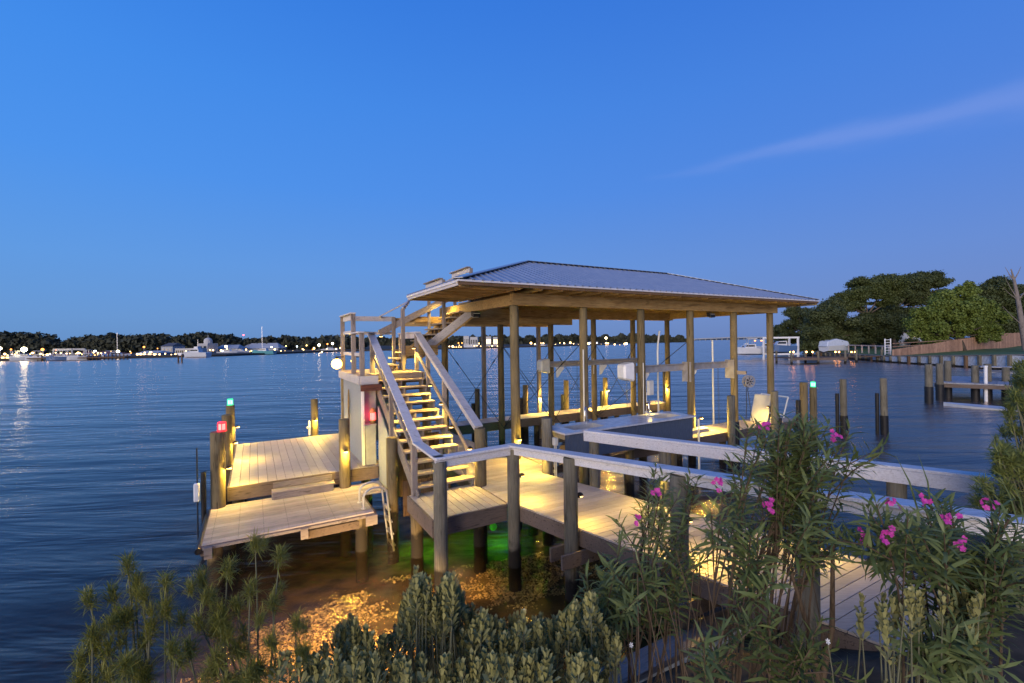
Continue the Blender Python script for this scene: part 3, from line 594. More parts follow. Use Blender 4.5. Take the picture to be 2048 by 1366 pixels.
# lower flight rails
def slopez(v, h): return sl(v)+h
rail((-3.12, -1.70, 2.165), (-3.12, 2.24, 4.375), .19, .042, name='top_rail'); rail((-3.09, -1.6, 2.09), (-3.09, 2.2, 4.225), .04, .13); rail((-3.08, -1.45, 1.80), (-3.08, 2.15, 3.82), .04, .09, 'greywood')
rail((-1.75, -1.48, 2.33), (-1.75, 2.52, 4.385), .19, .042, name='top_rail'); rail((-1.77, -1.42, 2.26), (-1.77, 2.48, 4.265), .04, .14); rail((-1.80, -1.38, 1.55), (-1.80, 2.40, 3.80), .045, .09, 'tread')
sq(-3.11, -1.36, DK+.002, 2.2, .11); sq(-3.12, .25, 1.2, 3.1, .1); sq(-1.72, .55, DK+.002, 3.2, .1); sq(-1.72, 1.75, DK+.002, 3.85, .1)
pile_mb(W(-1.72, -1.47, -1.5), W(-1.72, -1.47, 2.28), .125, .96).build('newel_piling', 'pile', st, True)
pile_mb(W(-3.22, -.12, -2), W(-3.22, -.12, 2.02), .125, .96).build('side_piling', 'pile', st, True)

# ------------------------------------------------------------------ storage room under the landing
en = thing('storage_room', 'grey sided storage room under the stair landing with white trim', 'storage room', W(-3, 2.5, DK))
def groove_panel(name, fa, width, z0, z1, m, par, step=.1, dep=.008, nrm=None, ztop=None):
    """upright board-and-groove sheet; fa(s) gives the ground point at distance s"""
    vs_, fs = [], []; s = 0.0; xs = []
    while s < width: xs += [(s, 0), (min(s+step-.012, width), 0), (min(s+step-.008, width), -dep), (min(s+step-.002, width), -dep)]; s += step
    xs.append((width, 0))
    for s, d in xs:
        p = fa(s)+nrm*d; zt = ztop(s) if ztop else z1; vs_ += [(p.x, p.y, z0), (p.x, p.y, zt)]
    n = len(xs)
    for s in (0, width):
        p = fa(s)-nrm*.03; zt = ztop(s) if ztop else z1; vs_ += [(p.x, p.y, z0), (p.x, p.y, zt)]
    fs = [(2*i, 2*i+2, 2*i+3, 2*i+1) for i in range(n-1)]+[(2*n, 2*n+1, 2*n+3, 2*n+2)]
    return MB().add(vs_, fs).build(name, m, par)
groove_panel('siding_panel', lambda s: W(-3.50, 4.45-s), 3.0, DK+.004, 3.085, 'sidegrey', en, .2, .008, -U)
groove_panel('siding_panel', lambda s: W(-3.17, 1.32-s), 1.2, .60, 0, 'sidegrey', en, .2, .008, -U, ztop=lambda s: sl(1.32-s)-.30)
groove_panel('siding_panel', lambda s: W(-1.95-s, 4.2), 1.5, DK+.004, 3.08, 'sidegrey', en, .2, .008, V)
groove_panel('siding_panel', lambda s: W(-3.42+s*1.0, 1.62), .27, 2.10, 2.93, 'offgrey', en, .27, .003, -V)
upiece('corner_trim', -3.535, -3.47, 1.43, 1.50, DK+.004, 3.086, 'white', en); upiece('corner_trim', -3.535, -3.47, 4.44, 4.50, DK+.004, 3.086, 'white', en)
upiece('corner_trim', -3.20, -3.14, .08, .13, .6, sl(.1)-.31, 'white', en)
upiece('cabinet', -3.455, -3.20, 1.40, 1.75, DK+.004, 2.08, 'offgrey', en, .01); upiece('counter_top', -3.465, -3.19, 1.37, 1.76, 2.082, 2.105, 'offgrey', en)
upiece('header_board', -3.56, -3.05, 1.39, 1.43, 2.93, 3.085, 'redwood', en)
for i in range(9): upiece('plank', -3.08+i*.125, -3.08+i*.125+.118, .32, .345, .55, 1.95, 'plank', en, .003)
for i in range(8): upiece('plank', -3.02+i*.14, -3.02+i*.14+.13, -.25, -.225, .30, 1.06, 'plank', en, .003)

# ------------------------------------------------------------------ fish-cleaning counter
ct = thing('cleaning_counter', 'blue beadboard cleaning counter with pale stone top and two sinks', 'counter', W(2.5, -1.4, 1.1))
groove_panel('beadboard', lambda s: W(.20+s, -1.86), 4.20, 1.42, 2.0, 'sideblue', ct, .085, .006, -V)
groove_panel('beadboard', lambda s: W(4.42, -1.84+s), .85, 1.42, 2.0, 'sideblue', ct, .085, .006, U)
upiece('end_apron', .24, .27, -1.82, -1.05, 1.86, 2.0, 'greywood', ct); upiece('back_apron', .25, 4.40, -1.02, -.99, 1.62, 2.0, 'greywood', ct)
upiece('floor_panel', .3, 4.38, -1.82, -1.05, 1.44, 1.47, 'greywood', ct)
# worktop with two rectangular cut-outs
SK = ((.55, 1.50), (3.30, 4.15)); sv0, sv1 = -1.72, -1.22
top = MB(); cuts = [.14, SK[0][0], SK[0][1], SK[1][0], SK[1][1], 4.46]
for i in range(5):
    if i in (1, 3): top.ubox(cuts[i], cuts[i+1], -1.93, sv0, 2.005, 2.045); top.ubox(cuts[i], cuts[i+1], sv1, -.97, 2.005, 2.045)
    else: top.ubox(cuts[i], cuts[i+1], -1.93, -.97, 2.005, 2.045)
top.build('worktop', 'stone', ct)
for a, b in SK:
    s = MB(); d = 1.80
    s.ubox(a, b, sv0, sv1, d-.01, d); s.ubox(a, a+.006, sv0, sv1, d, 2.046); s.ubox(b-.006, b, sv0, sv1, d, 2.046); s.ubox(a, b, sv0, sv0+.006, d, 2.046); s.ubox(a, b, sv1-.006, sv1, d, 2.046)
    s.build('sink_basin', 'alu', ct)
    c = (b-.12) if a < 2 else a+.25; bz = W(c, sv1+.08, 2.046)
    pts = [bz, bz+Vector((0, 0, .30))]; L_ = (-U*.75-V*.65).normalized()
    for j in range(1, 9): th = PI*j/9; pts.append(bz+Vector((0, 0, .30+.12*math.sin(th)))+L_*(.12-.12*math.cos(th)))
    pts.append(bz+L_*.24+Vector((0, 0, .20)))
    MB().tube(pts, [.022]+[.016]*(len(pts)-2)+[.022], 10).build('faucet', 'steel', ct, True); MB().tube([bz+Vector((0, 0, .05)), bz+Vector((0, 0, .09))+U*.06], .008, 8).build('faucet_lever', 'steel', ct, True)
for a in (1.1, 2.6, 4.2): pile_mb(W(a, -1.35, -2.2), W(a, -1.35, 1.43), .12).build('piling', 'pile', ct, True)
for a in (.5, 2.4): MB().bar(W(a, -1.7, 1.40), W(a, -.8, 1.02), .05, .10).build('bracket', 'greywood', ct)
MB().tube([W(.30, -1.5, 1.85), W(.22, -1.5, 1.7), W(.24, -1.45, 1.5), W(.27, -1.45, 1.2)], .014, 8).build('drain_hose', 'blueh', ct, True)
MB().tube([W(.30, -1.3, 1.85), W(.24, -1.32, 1.6), W(.26, -1.3, 1.2)], .012, 8).build('drain_hose', 'blueh', ct, True)
MB().bar(W(.28, -1.72, 1.28), W(.30, -1.58, 1.70), .12, .03, V).build('loose_board', 'ornament', ct)
# power pedestal at the counter end
pp = thing('power_pedestal', 'small grey meter box on two conduits beside the counter end', 'meter box', W(.06, -1.62, DK))
upiece('box', .02, .12, -1.70, -1.58, 1.74, 1.92, 'offwhite', pp, .012)
for dv in (-1.67, -1.61): MB().tube([W(.07, dv, DK-.1), W(.07, dv, 1.75)], .014, 8).build('conduit', 'offwhite', pp, True)

# ------------------------------------------------------------------ boat lift
def lift(v, label, inward):
    t_ = thing('lift_beam', label, 'boat lift', W(6.6, v, 3.1), 'boat lift beams between the posts')
    vb_ = v+inward*.20
    s = MB(); s.ubox(4.2, 9.05, vb_-.075, vb_+.075, 3.27, 3.29); s.ubox(4.2, 9.05, vb_-.075, vb_+.075, 3.07, 3.09); s.ubox(4.2, 9.05, vb_-.008, vb_+.008, 3.09, 3.27); s.build('i_beam', 'galv', t_)
    MB().tube([W(4.1, vb_+.10*inward, 3.20), W(9.2, vb_+.10*inward, 3.20)], .025, 10).build('drive_shaft', 'galv', t_, True)
    for u in (4.45, 6.67, 8.9):
        upiece('mount_plate', u-.13, u-.115, v-.1, vb_+.05, 2.7, 3.35, 'galv', t_, .002) if u > 4.5 else None
        a, b, c = W(u+.14, vb_-.02, 3.06), W(u+.50, vb_-.02, 3.06), W(u+.14, vb_-.02, 2.66)
        MB().prism([a, b, b-Vector((0, 0, .06)), c+U*.06, c], V*.04).build('gusset', 'white', t_)
    # tapered motor housing
    cu_, cz_ = 3.95, 3.16; w0, w1, hh_ = .17, .27, .42; f = lambda u, s_, h: [W(u, vb_-s_*.75, cz_-h), W(u, vb_+s_*.75, cz_-h), W(u, vb_+s_*.75, cz_+h*.8), W(u, vb_-s_*.75, cz_+h*.8)]
    a = f(cu_-.18, .24, .24); b = f(cu_+.22, .30, .33)
    MB().add(a+b, [(0, 1, 2, 3), (7, 6, 5, 4), (0, 4, 5, 1), (1, 5, 6, 2), (2, 6, 7, 3), (3, 7, 4, 0)]).build('motor_cover', 'white' if inward > 0 else 'offwhite', t_, bevel=.05)
    for u in (5.6, 8.3):
        for du in (0, .05): MB().tube([W(u+du, vb_, 3.07), W(u+du, vb_, .5)], .005, 5).build('lift_cable', 'cable', t_)
    return t_
lift(0, 'front steel boat lift beam with white motor cover on the near posts', 1); lift(PV, 'rear steel boat lift beam with cream motor cover on the far posts', -1)

# ------------------------------------------------------------------ small fittings
bb = thing('breaker_box', 'grey electrical box on the third front boathouse post', 'electrical box', W(4.45, -.1, 2.3))
upiece('box', 4.50, 4.70, -.24, -.13, 2.42, 2.86, 'offwhite', bb, .012); MB().tube([W(4.35, -.15, 1.1), W(4.36, -.15, 3.4)], .016, 8).build('conduit', 'offwhite', bb, True); MB().tube([W(4.44, -.16, 1.1), W(4.47, -.16, 2.5)], .012, 8).build('conduit', 'alu', bb, True)
upiece('timer_dial', 4.38, 4.46, -.24, -.14, 1.75, 1.95, 'offwhite', bb, .02)
cd = thing('conduit_pipe', 'pale plastic conduit running down the second front boathouse post', 'pipe', W(2.1, -.15, DK)); MB().tube([W(2.10, -.14, 1.1), W(2.10, -.14, 3.85)], .022, 8).build('pipe', 'offwhite', cd, True)
for (px, yt, yb, vv_, bend, lab) in ((1316, 662, 830, 1.0, True, 'bent white plastic guide pole beside the front lift beam'), (1426, 680, 850, 1.2, False, 'straight white plastic guide pole between the right posts'), (1396, 838, 860, -.95, False, 'short white plastic pipe behind the counter end')):
    d = ray_dir(px, 760); tt = (vv_+O.dot(V))/d.dot(V); p = d*tt; p.z = 0; zt = (CZ+ray_dir(px, yt)*tt).z if False else CZ+ray_dir(px, yt).z*tt; g_ = thing('guide_pole', lab, 'pole', (p.x, p.y, 0), 'white guide poles of the boat lift')
    top_ = [p+Vector((0, 0, zt))+(U*.10 if bend else Vector((0, 0, 0)))]
    MB().tube([p-Vector((0, 0, 1)), p+Vector((0, 0, zt-.7 if bend else zt*.6))]+([p+Vector((0, 0, zt-.45))+U*.02] if bend else [])+top_, .032, 10).build('tube', 'white', g_, True)
    if zt > 2: MB().tube([p+Vector((0, 0, 2.98)), p+Vector((0, 0, 3.06))], .055, 10).build('collar', 'greywood', g_, True)
hr = thing('hose_reel', 'round grey hose reel hanging on the fifth front boathouse post', 'hose reel', W(8.9, -.2, 2.3))
c = W(9.10, -.42, 2.60)
ax = (-V*.95-U*.25).normalized()
for s_, nm in ((-.07, 'flange'), (.07, 'flange')):
    m_ = MB(); seg = 28; rim = [];
    b_ = ax.cross(Vector((0, 0, 1))).normalized(); upv = Vector((0, 0, 1))
    for k in range(seg): th = 2*PI*k/seg; rim.append((math.cos(th), math.sin(th)))
    P = lambda r_, k, d: c+ax*(s_+d)+b_*r_*rim[k % seg][0]+upv*r_*rim[k % seg][1]
    for r0, r1, skip in ((.16, .21, False), (.06, .16, True), (.03, .06, False)):
        for k in range(seg):
            if skip and k % 4 in (1, 2): continue
            m_.hexa([P(r0, k, 0), P(r1, k, 0), P(r1, k+1, 0), P(r0, k+1, 0)], [P(r0, k, .012), P(r1, k, .012), P(r1, k+1, .012), P(r0, k+1, .012)])
    m_.build(nm, 'galv', hr)
MB().tube([c-ax*.06, c+ax*.065], .12, 20).build('hose_coil', 'hose', hr, True); MB().tube([c-ax*.12, c+ax*.10], .028, 12).build('hub', 'black', hr, True)
MB().bar(W(8.92, -.12, 2.90), W(9.02, -.40, 2.90), .10, .12).build('bracket', 'greywood', hr)
MB().tube([c-upv*.12, c-upv*.30+b_*.04, c-upv*.75-b_*.03, c-upv*1.25-b_*.1, c-upv*1.45-b_*.2], .012, 8).build('hanging_hose', 'hose', hr, True); MB().tube([c-upv*.12+b_*.06, c-upv*.34+b_*.10, c-upv*.9+b_*.10, c-upv*1.3+b_*.13], .012, 8).build('hanging_hose', 'hose', hr, True)
# swim ladder at the low platform
ld = thing('swim_ladder', 'aluminium swim ladder with looped handrails at the low platform corner', 'ladder', W(-3.6, .1, 0))
for a in (-3.74, -3.30):
    f0 = W(a-.12, .24+.02, LOW+.002) if a > -3.5 else W(a-.16, -.10, LOW+.002)
base = [W(-3.92, -.14, LOW), W(-3.92, -.56, LOW)]
for j, b0 in enumerate(base):
    pts = [b0, b0+Vector((0, 0, .22))]
    for q in range(1, 9): th = PI*q/9; pts.append(b0+Vector((0, 0, .22+.17*math.sin(th)))+U*(.24-.24*math.cos(th)))
    pts += [b0+U*.48+Vector((0, 0, .12)), b0+U*.52-Vector((0, 0, .3)), b0+U*.60-Vector((0, 0, 1.0))]
    MB().tube(pts, .021, 10).build('handrail', 'alu', ld, True); MB().tube([b0-Vector((0, 0, .0)), b0+Vector((0, 0, .012))], .05, 12).build('foot_plate', 'alu', ld, True)
for k, z in enumerate((.62, .36, .10, -.14)):
    s_ = .49+.028*(k+1); MB().bar(base[0]+U*s_-Vector((0, 0, LOW-z)), base[1]+U*s_-Vector((0, 0, LOW-z)), .07, .025).build('rung', 'alu', ld)
# tilted dock ramp with tube frame on the pier end
tb = thing('tilted_panel', 'white fibreglass panel leaning upright at the end of the finger pier', 'panel', W(10.0, -.5, DK))
q0 = W(9.78, -.62, DK+.004); d_ = (U*.32+Vector((0, 0, 1))).normalized()
m_ = MB(); a, b = q0, q0+V*.62; h_ = 1.0
m_.hexa([a, a+U*.08, b+U*.08, b], [a+d_*h_, a+d_*h_+U*.08, b+d_*h_+U*.08, b+d_*h_]); m_.build('panel', 'offwhite', tb, bevel=.015)
MB().prism([a+U*.25, a+U*.55, a+U*.42+Vector((0, 0, .5))], V*.04).build('stand', 'white', tb)
tf = thing('tube_frame', 'white tubular ladder frame lying tilted beyond the leaning panel', 'ladder frame', W(10.8, -.3, DK))
A_, B_, C_, D_ = W(10.35, -.1, 2.05), W(11.62, -.35, 1.86), W(11.40, -.30, 1.20), W(10.30, -.1, 1.40)
for p, q in ((A_, B_), (B_, C_), (D_, C_), (A_.lerp(B_, .45), D_.lerp(C_, .45)), (A_, D_)): MB().tube([p, q], .026, 10).build('tube', 'white', tf, True)
MB().tube([C_, W(11.4, -.3, DK)], .026, 10).build('foot', 'white', tf, True)
# carved ornament on the wall, flood lights
orn = thing('wall_ornament', 'long yellow carved wooden fish hanging on the grey siding wall', 'ornament', W(-3.53, 3.0, 2.2))
prof = [(0, .0), (.05, .16), (.02, .34), (.09, .62), (.05, .95), (-.02, 1.12), (-.05, .9), (-.03, .6), (-.06, .38), (-.04, .15)]
MB().prism([W(-3.53, 3.15+a, 1.72+b) for a, b in prof], -U*.03).build('carving', 'ornament', orn, bevel=.006)
def flood(u, v, z, label):
    t_ = thing('flood_light', label, 'flood light', W(u, v, z), 'flood lights under the eaves'); s = MB(); s.prism([W(u-.12, v, z), W(u+.12, v, z), W(u+.12, v-.16, z-.05), W(u-.12, v-.16, z-.05)], Vector((0, 0, -.14))); s.build('housing', 'black', t_, bevel=.008)
    MB().prism([W(u-.105, v-.165, z-.07), W(u+.105, v-.165, z-.07), W(u+.105, v-.06, z-.192), W(u-.105, v-.06, z-.192)], Vector((0, -.004, -.004))).build('lens', 'offwhite', t_)
flood(7.6, 0.0, 5.0, 'unlit square flood light under the right half of the front beam'); flood(-.1, 2.2, 5.02, 'black wedge flood light below the beam beside the upper flight')
# ================================================================== FREE PILINGS
def uvp(u, v): return W(u, v, 0)
def fpile(u, v, top, r, label, side=None, wrap=None, group=None, m='pile', lean=(0, 0)):
    t_ = piling(W(u, v, -2.5), W(u+lean[0], v+lean[1], top), r, label, m, group, wrap=wrap)
    if side is not None: MB().tube([W(u+side[0], v+side[1], -2), W(u+side[0], v+side[1], side[2])], .075, 14).build('fender_pole', 'wrap', t_, True)
    return t_
G = 'dock corner pilings'
fpile(-6.50, 1.16, 2.30, .145, 'thick piling with the red lamp on its top at the low platform corner', group=G)
fpile(-6.44, 3.62, 2.32, .13, 'plain piling between the red and green topped ones on the left dock edge', group=G)
fpile(-6.46, 6.18, 2.27, .13, 'piling with the green lamp on its top at the far left dock corner', group=G)
fpile(-4.10, 6.20, 2.28, .12, 'lone piling with a lamp at the back edge of the upper dock', group=G)
fpile(-4.00, 1.12, 2.33, .135, 'piling with a glowing lamp beside the box step', group=G)
GB = 'pilings along the back of the catwalk'
fpile(1.79, 6.12, 2.25, .11, 'leftmost piling behind the rear catwalk', (-.16, .05, 1.7), group=GB)
fpile(4.00, 6.12, 2.27, .12, 'piling beside the lit square post behind the catwalk', (-.17, .05, 1.75), group=GB)
fpile(6.10, 6.12, 2.35, .12, 'piling seen just left of the second front boathouse post', (-.17, .05, 1.75), group=GB)
fpile(8.33, 6.12, 2.35, .12, 'piling with a lamp behind the white front motor cover', (-.17, .05, 1.75), group=GB)
fpile(12.25, 6.1, 2.45, .12, 'piling with dark sleeve seen between the fourth pair of posts', (.2, .0, 1.8), group=GB)
fpile(-.03, -1.46, 2.33, .135, 'short stout piling at the boardwalk corner beside the counter', m='pilegrey')
GF = 'pilings in front of the finger pier'
fpile(7.26, -1.02, 2.28, .13, 'grey piling with black sleeve in front of the hose reel', (.20, -.05, 1.45), group=GF, m='pilegrey')
fpile(9.60, -1.02, 2.27, .13, 'piling with black sleeve in front of the leaning white panel', (.19, -.05, 1.35), group=GF, m='pilegrey')
fpile(11.35, -1.05, 2.47, .14, 'taller of two pilings at the finger pier tip', (-.18, .1, 1.85), group=GF)
fpile(11.78, -1.15, 2.28, .125, 'paler piling carrying the green lamp at the finger pier tip', group=GF)
for (x, y, tz, lab) in ((13.98, 19.19, 2.30, 'left of two lone mooring pilings standing in open water'), (15.58, 19.07, 2.33, 'right of two lone mooring pilings standing in open water')):
    t_ = piling((x, y, -2.5), (x-.05, y, tz), .135, lab, 'pilegrey', 'lone mooring pilings', wrap=.78); MB().tube([(x-.2, y+.15, -2), (x-.2, y+.15, 1.7)], .07, 12).build('fender_pole', 'wrap', t_, True)
fb = thing('fender_pole', 'black and silver fender pole with white sleeve beside the red lamp piling', 'fender', W(-6.72, 1.05, 0))
MB().tube([W(-6.74, 1.03, -.4), W(-6.74, 1.03, 1.55)], .045, 12).build('rubber_pole', 'black', fb, True); MB().tube([W(-6.84, .98, .2), W(-6.84, .98, 2.05)], .013, 8).build('metal_rod', 'cable', fb, True); upiece('sleeve', -6.90, -6.80, .92, 1.03, .98, 1.35, 'white', fb, .02)
cl_ = thing('dock_cleat_bracket', 'small metal bracket on the back dock piling', 'bracket', W(-4.25, 6.1, 1.3)); upiece('plate', -4.30, -4.25, 6.03, 6.10, 1.15, 1.62, 'offwhite', cl_); MB().tube([W(-4.36, 6.0, 1.40), W(-4.25, 6.02, 1.42)], .035, 10).build('knob', 'offwhite', cl_, True)

# ================================================================== LAMPS
WARM = (1.0, 0.66, 0.10)
lm = {}
def lamp(u, v, z, du, dv, label, watts=9, group='warm downlights on posts', spot=True, ang=156, reach=.06):
    d = (U*du+V*dv).normalized(); p = W(u, v, z); t_ = thing('post_lamp', label, 'lamp', (p.x, p.y, p.z), group)
    c = p+d*.055
    MB().ball(c+Vector((0, 0, .0)), (.055, .055, .05), 14, 5, True).build('hood', 'bronze', t_, True)
    MB().tube([c-Vector((0, 0, .018)), c-Vector((0, 0, .001))], .045, 14).build('lens', 'warm', t_, True)
    MB().bar(p, c, .06, .05).build('wall_plate', 'bronze', t_)
    L = bpy.data.lights.new('lamp_light', 'SPOT'); L.energy = watts*4; L.color = WARM; L.spot_size = math.radians(ang); L.spot_blend = 1.0; L.shadow_soft_size = .05
    if not spot:                 # open dome: some of the light also goes up and sideways
        L = bpy.data.lights.new('lamp_light', 'POINT'); L.energy = watts*4; L.color = WARM; L.shadow_soft_size = .06
    lo = bpy.data.objects.new('lamp_light', L); col.objects.link(lo); lo.parent = t_; lo.location = d*(.055+reach)-Vector((0, 0, .04))
    aim = (Vector((0, 0, -1))+d*.25).normalized(); lo.rotation_euler = (-aim).to_track_quat('Z', 'Y').to_euler()
    return t_
lamp(-4.0, .985, 1.62, 0, -1, 'downlight on the near face of the piling beside the box step', 18, spot=False)
lamp(-6.36, 1.10, 1.55, 1, -.2, 'downlight facing the deck on the red topped piling', 18, spot=False)
lamp(-4.10, 6.06, 1.62, .3, -1, 'downlight on the lone piling at the back dock edge', 20, spot=False)
lamp(-6.31, 3.6, 1.60, 1, 0, 'downlight on the middle left dock piling', 18, spot=False)
lamp(-6.33, 6.1, 1.62, 1, -.2, 'downlight on the green topped piling', 11, spot=False)
lamp(-.02, -.135, 1.62, .15, -1, 'dome downlight at the foot of the front left boathouse post', 20, spot=False)
lamp(-.15, -1.52, 1.56, -1, -.15, 'downlight on the short piling at the boardwalk corner', 14)
lamp(-1.59, -2.86, 1.62, 1, .1, 'small downlight behind the corner railing post', 15)
lamp(near_u(-4.25)+.02, -4.25, 1.60, 1, .2, 'downlight behind the second near railing post', 9)
lamp(near_u(-6.05)+.02, -6.05, 1.72, 1, .3, 'downlight behind the oleander on the third near railing post', 22)
lamp(far_u(-4.25)-.005, -4.25, 1.80, -1, -.2, 'downlight under the far railing beside the pink flowers', 20)
lamp(far_u(-6.6)-.005, -6.6, 1.72, -1, 0, 'downlight on the far railing post behind the tall oleander', 14)
lamp(4.62, 5.94, 1.72, -.3, -1, 'downlight on the square post over the rear catwalk', 36, spot=False)
lamp(8.33, 5.99, 1.78, .2, -1, 'downlight on the catwalk piling behind the white motor cover', 40, spot=False)
lamp(11.0, 4.78, 1.80, -1, .4, 'downlight at the back right boathouse post', 40, spot=False)
lamp(6.7, 5.02, 1.5, .2, 1, 'downlight on the fourth back boathouse post', 40, spot=False)
lamp(4.50, -1.0, 1.98, .8, .5, 'bright lamp at the right end of the counter', 16, ang=170)
lamp(9.55, -.88, 1.72, .2, 1, 'downlight hidden behind the piling lighting the leaning panel', 16)
lamp(6.9, -.13, 1.5, .3, -1, 'downlight low on the fourth front boathouse post', 44, spot=False)
lamp(3.62, -.98, 2.32, 0, -1, 'small lamp shining on the right hand sink', 5)
# stairs
lamp(-1.845, 1.10, 3.00, -1, -.2, 'lamp under the upper part of the stair handrail', 26, 'warm lamps on the stairs')
lamp(-1.845, -.30, 2.16, -1, -.2, 'lamp halfway down the right stair handrail', 26, 'warm lamps on the stairs')
lamp(-1.845, -1.32, 1.86, -1, -.2, 'lamp on the newel piling at the stair foot', 20, 'warm lamps on the stairs')
lamp(-1.80, .45, 2.60, -1, -.2, 'lamp on the square post under the middle of the stair rail', 26, 'warm lamps on the stairs')
lamp(-3.03, .30, 2.75, 1, -.2, 'lamp on the left side of the lower stair flight', 22, 'warm lamps on the stairs')
lamp(-1.84, 2.45, 3.95, -1, -.3, 'lamp at the right corner of the stair landing', 34, 'warm lamps on the stairs')
lamp(-2.35, 4.36, 4.32, 0, -1, 'lamp on the back rail of the stair landing', 45, 'warm lamps on the stairs')
lamp(-.4, 4.16, 5.55, -.3, -1, 'lamp beside the treads of the upper flight', 28, 'warm lamps on the stairs')
lamp(-3.06, 2.0, 3.9, .6, -.6, 'lamp at the left head of the lower flight', 26, 'warm lamps on the stairs')
# bright globes on the landing corner
def globe(p, label, r=.085, w=16):
    t_ = thing('globe_lamp', label, 'lamp', tuple(p), 'globe lamps on the landing'); MB().ball(p, r, 18, 10).build('globe', 'globe', t_, True); MB().tube([p+Vector((0, 0, r*.9)), p+Vector((0, 0, r+.07))], .035, 12).build('cap', 'bronze', t_, True); MB().bar(p+Vector((0, 0, r+.05)), p+Vector((0, 0, r+.05))+U*.2, .03, .03).build('arm', 'bronze', t_)
    L = bpy.data.lights.new('globe_light', 'POINT'); L.energy = w*16; L.color = WARM; L.shadow_soft_size = r*1.05; lo = bpy.data.objects.new('globe_light', L); col.objects.link(lo); lo.parent = t_; lo.location = (0, 0, -.0); L.cycles.is_portal = False if hasattr(L.cycles, 'is_portal') else False
    return t_
globe(W(-3.72, 3.95, 3.52), 'bright glowing globe lamp at the outer corner of the stair landing', .15, 16); globe(W(-3.40, 3.2, 3.62), 'smaller glowing globe lamp between the landing posts', .06, 10)
# coloured marker lamps
def marker(p, core, shell, label, colr, w, r=.085):
    p = Vector(p); t_ = thing('marker_lamp', label, 'marker light', tuple(p)); m_ = MB().tube([p+Vector((0, 0, .03)), p+Vector((0, 0, .16))], r*.72, 16); m_.build('lamp_core', core, t_, True)
    MB().tube([p, p+Vector((0, 0, .035))], r, 16).build('lamp_base', shell, t_, True); MB().tube([p+Vector((0, 0, .16)), p+Vector((0, 0, .19))], r*.9, 16).build('lamp_cap', shell, t_, True)
    for k in range(6): th = PI*k/3; q = p+Vector((math.cos(th)*r*.95, math.sin(th)*r*.95, 0)); MB().tube([q+Vector((0, 0, .03)), q+Vector((0, 0, .165))], .008, 5).build('guard_bar', shell, t_)
    L = bpy.data.lights.new('marker_light', 'POINT'); L.energy = w; L.color = colr; L.shadow_soft_size = .1; lo = bpy.data.objects.new('marker_light', L); col.objects.link(lo); lo.parent = t_; lo.location = (0, 0, .28); return t_
marker(W(-6.42, 1.16, 2.315), 'redcore', 'red', 'square red marker lamp on top of the left dock piling', (1, .05, .06), 2.0)
marker(W(-6.46, 6.18, 2.285), 'greencore', 'green', 'green marker lamp on top of the far left piling', (.1, 1, .5), 1.5)
marker(W(11.78, -1.15, 2.295), 'greencore', 'green', 'green marker lamp on top of the finger pier piling', (.1, 1, .5), 1.5)
rl = thing('port_lantern', 'glowing red ship lantern in the alcove of the storage wall', 'lantern', W(-3.28, 1.5, 2.107))
c = W(-3.26, 1.50, 2.107); MB().tube([c+Vector((0, 0, .09)), c+Vector((0, 0, .27))], .06, 16).build('glass', 'redcore', rl, True); MB().tube([c, c+Vector((0, 0, .09))], .075, 16).build('base', 'ornament', rl, True); MB().tube([c+Vector((0, 0, .27)), c+Vector((0, 0, .31)), c+Vector((0, 0, .39))], [.075, .075, .02], 16).build('cowl', 'ornament', rl, True)
for k in range(8): th = PI*k/4; q = c+Vector((math.cos(th)*.072, math.sin(th)*.072, 0)); MB().tube([q+Vector((0, 0, .085)), q+Vector((0, 0, .275))], .007, 5).build('guard_bar', 'red', rl)
L = bpy.data.lights.new('lantern_light', 'POINT'); L.energy = 3; L.color = (1, .03, .10); L.shadow_soft_size = .1; lo = bpy.data.objects.new('lantern_light', L); col.objects.link(lo); lo.parent = rl; lo.location = Vector((-.0, -.14, .3))
# work lamp under the dock and added flood lamps, aimed at the shallows
def under(p, aim, w, label, ang=120):
    p = Vector(p); t_ = thing('shallows_flood', label, 'lamp', tuple(p)); MB().box(p, (.07, .07, .16), AZ).build('housing', 'bronze', t_, bevel=.01); d = (Vector(aim)-p).normalized(); q = p+d*.09
    MB().ball(q, .035, 12, 8).build('lens', 'warm', t_, True)
    L = bpy.data.lights.new('flood_beam', 'SPOT'); L.energy = w*5; L.color = (1, .62, .24); L.spot_size = math.radians(ang); L.spot_blend = .8; L.shadow_soft_size = .09; lo = bpy.data.objects.new('flood_beam', L); col.objects.link(lo); lo.parent = t_; lo.location = d*.17; lo.rotation_euler = (-d).to_track_quat('Z', 'Y').to_euler()
    return t_
for (u, w, lab) in ((-6.6, 1300, 'leftmost added unseen flood lamp on a pole behind the shrubs facing the water'), (-5.8, 1500, 'middle added unseen flood lamp on a pole behind the shrubs facing the water'), (-5.0, 1300, 'added unseen flood lamp on a pole nearest to the landing post')):
    fl_ = under(W(u, -5.62, 1.05), W(u+.9, -2.7, -.3), w*.26, lab, 54)  # unseen lamps behind the shrubs, put in to brighten the shallows
    MB().tube([W(u, -5.66, -.3), W(u, -5.66, 1.1)], .016, 6).build('pole', 'bronze', fl_)
under(W(-2.6, -2.2, .74), W(-2.6, -2.25, -.4), 22, 'work lamp under the middle of the stair landing', 100)
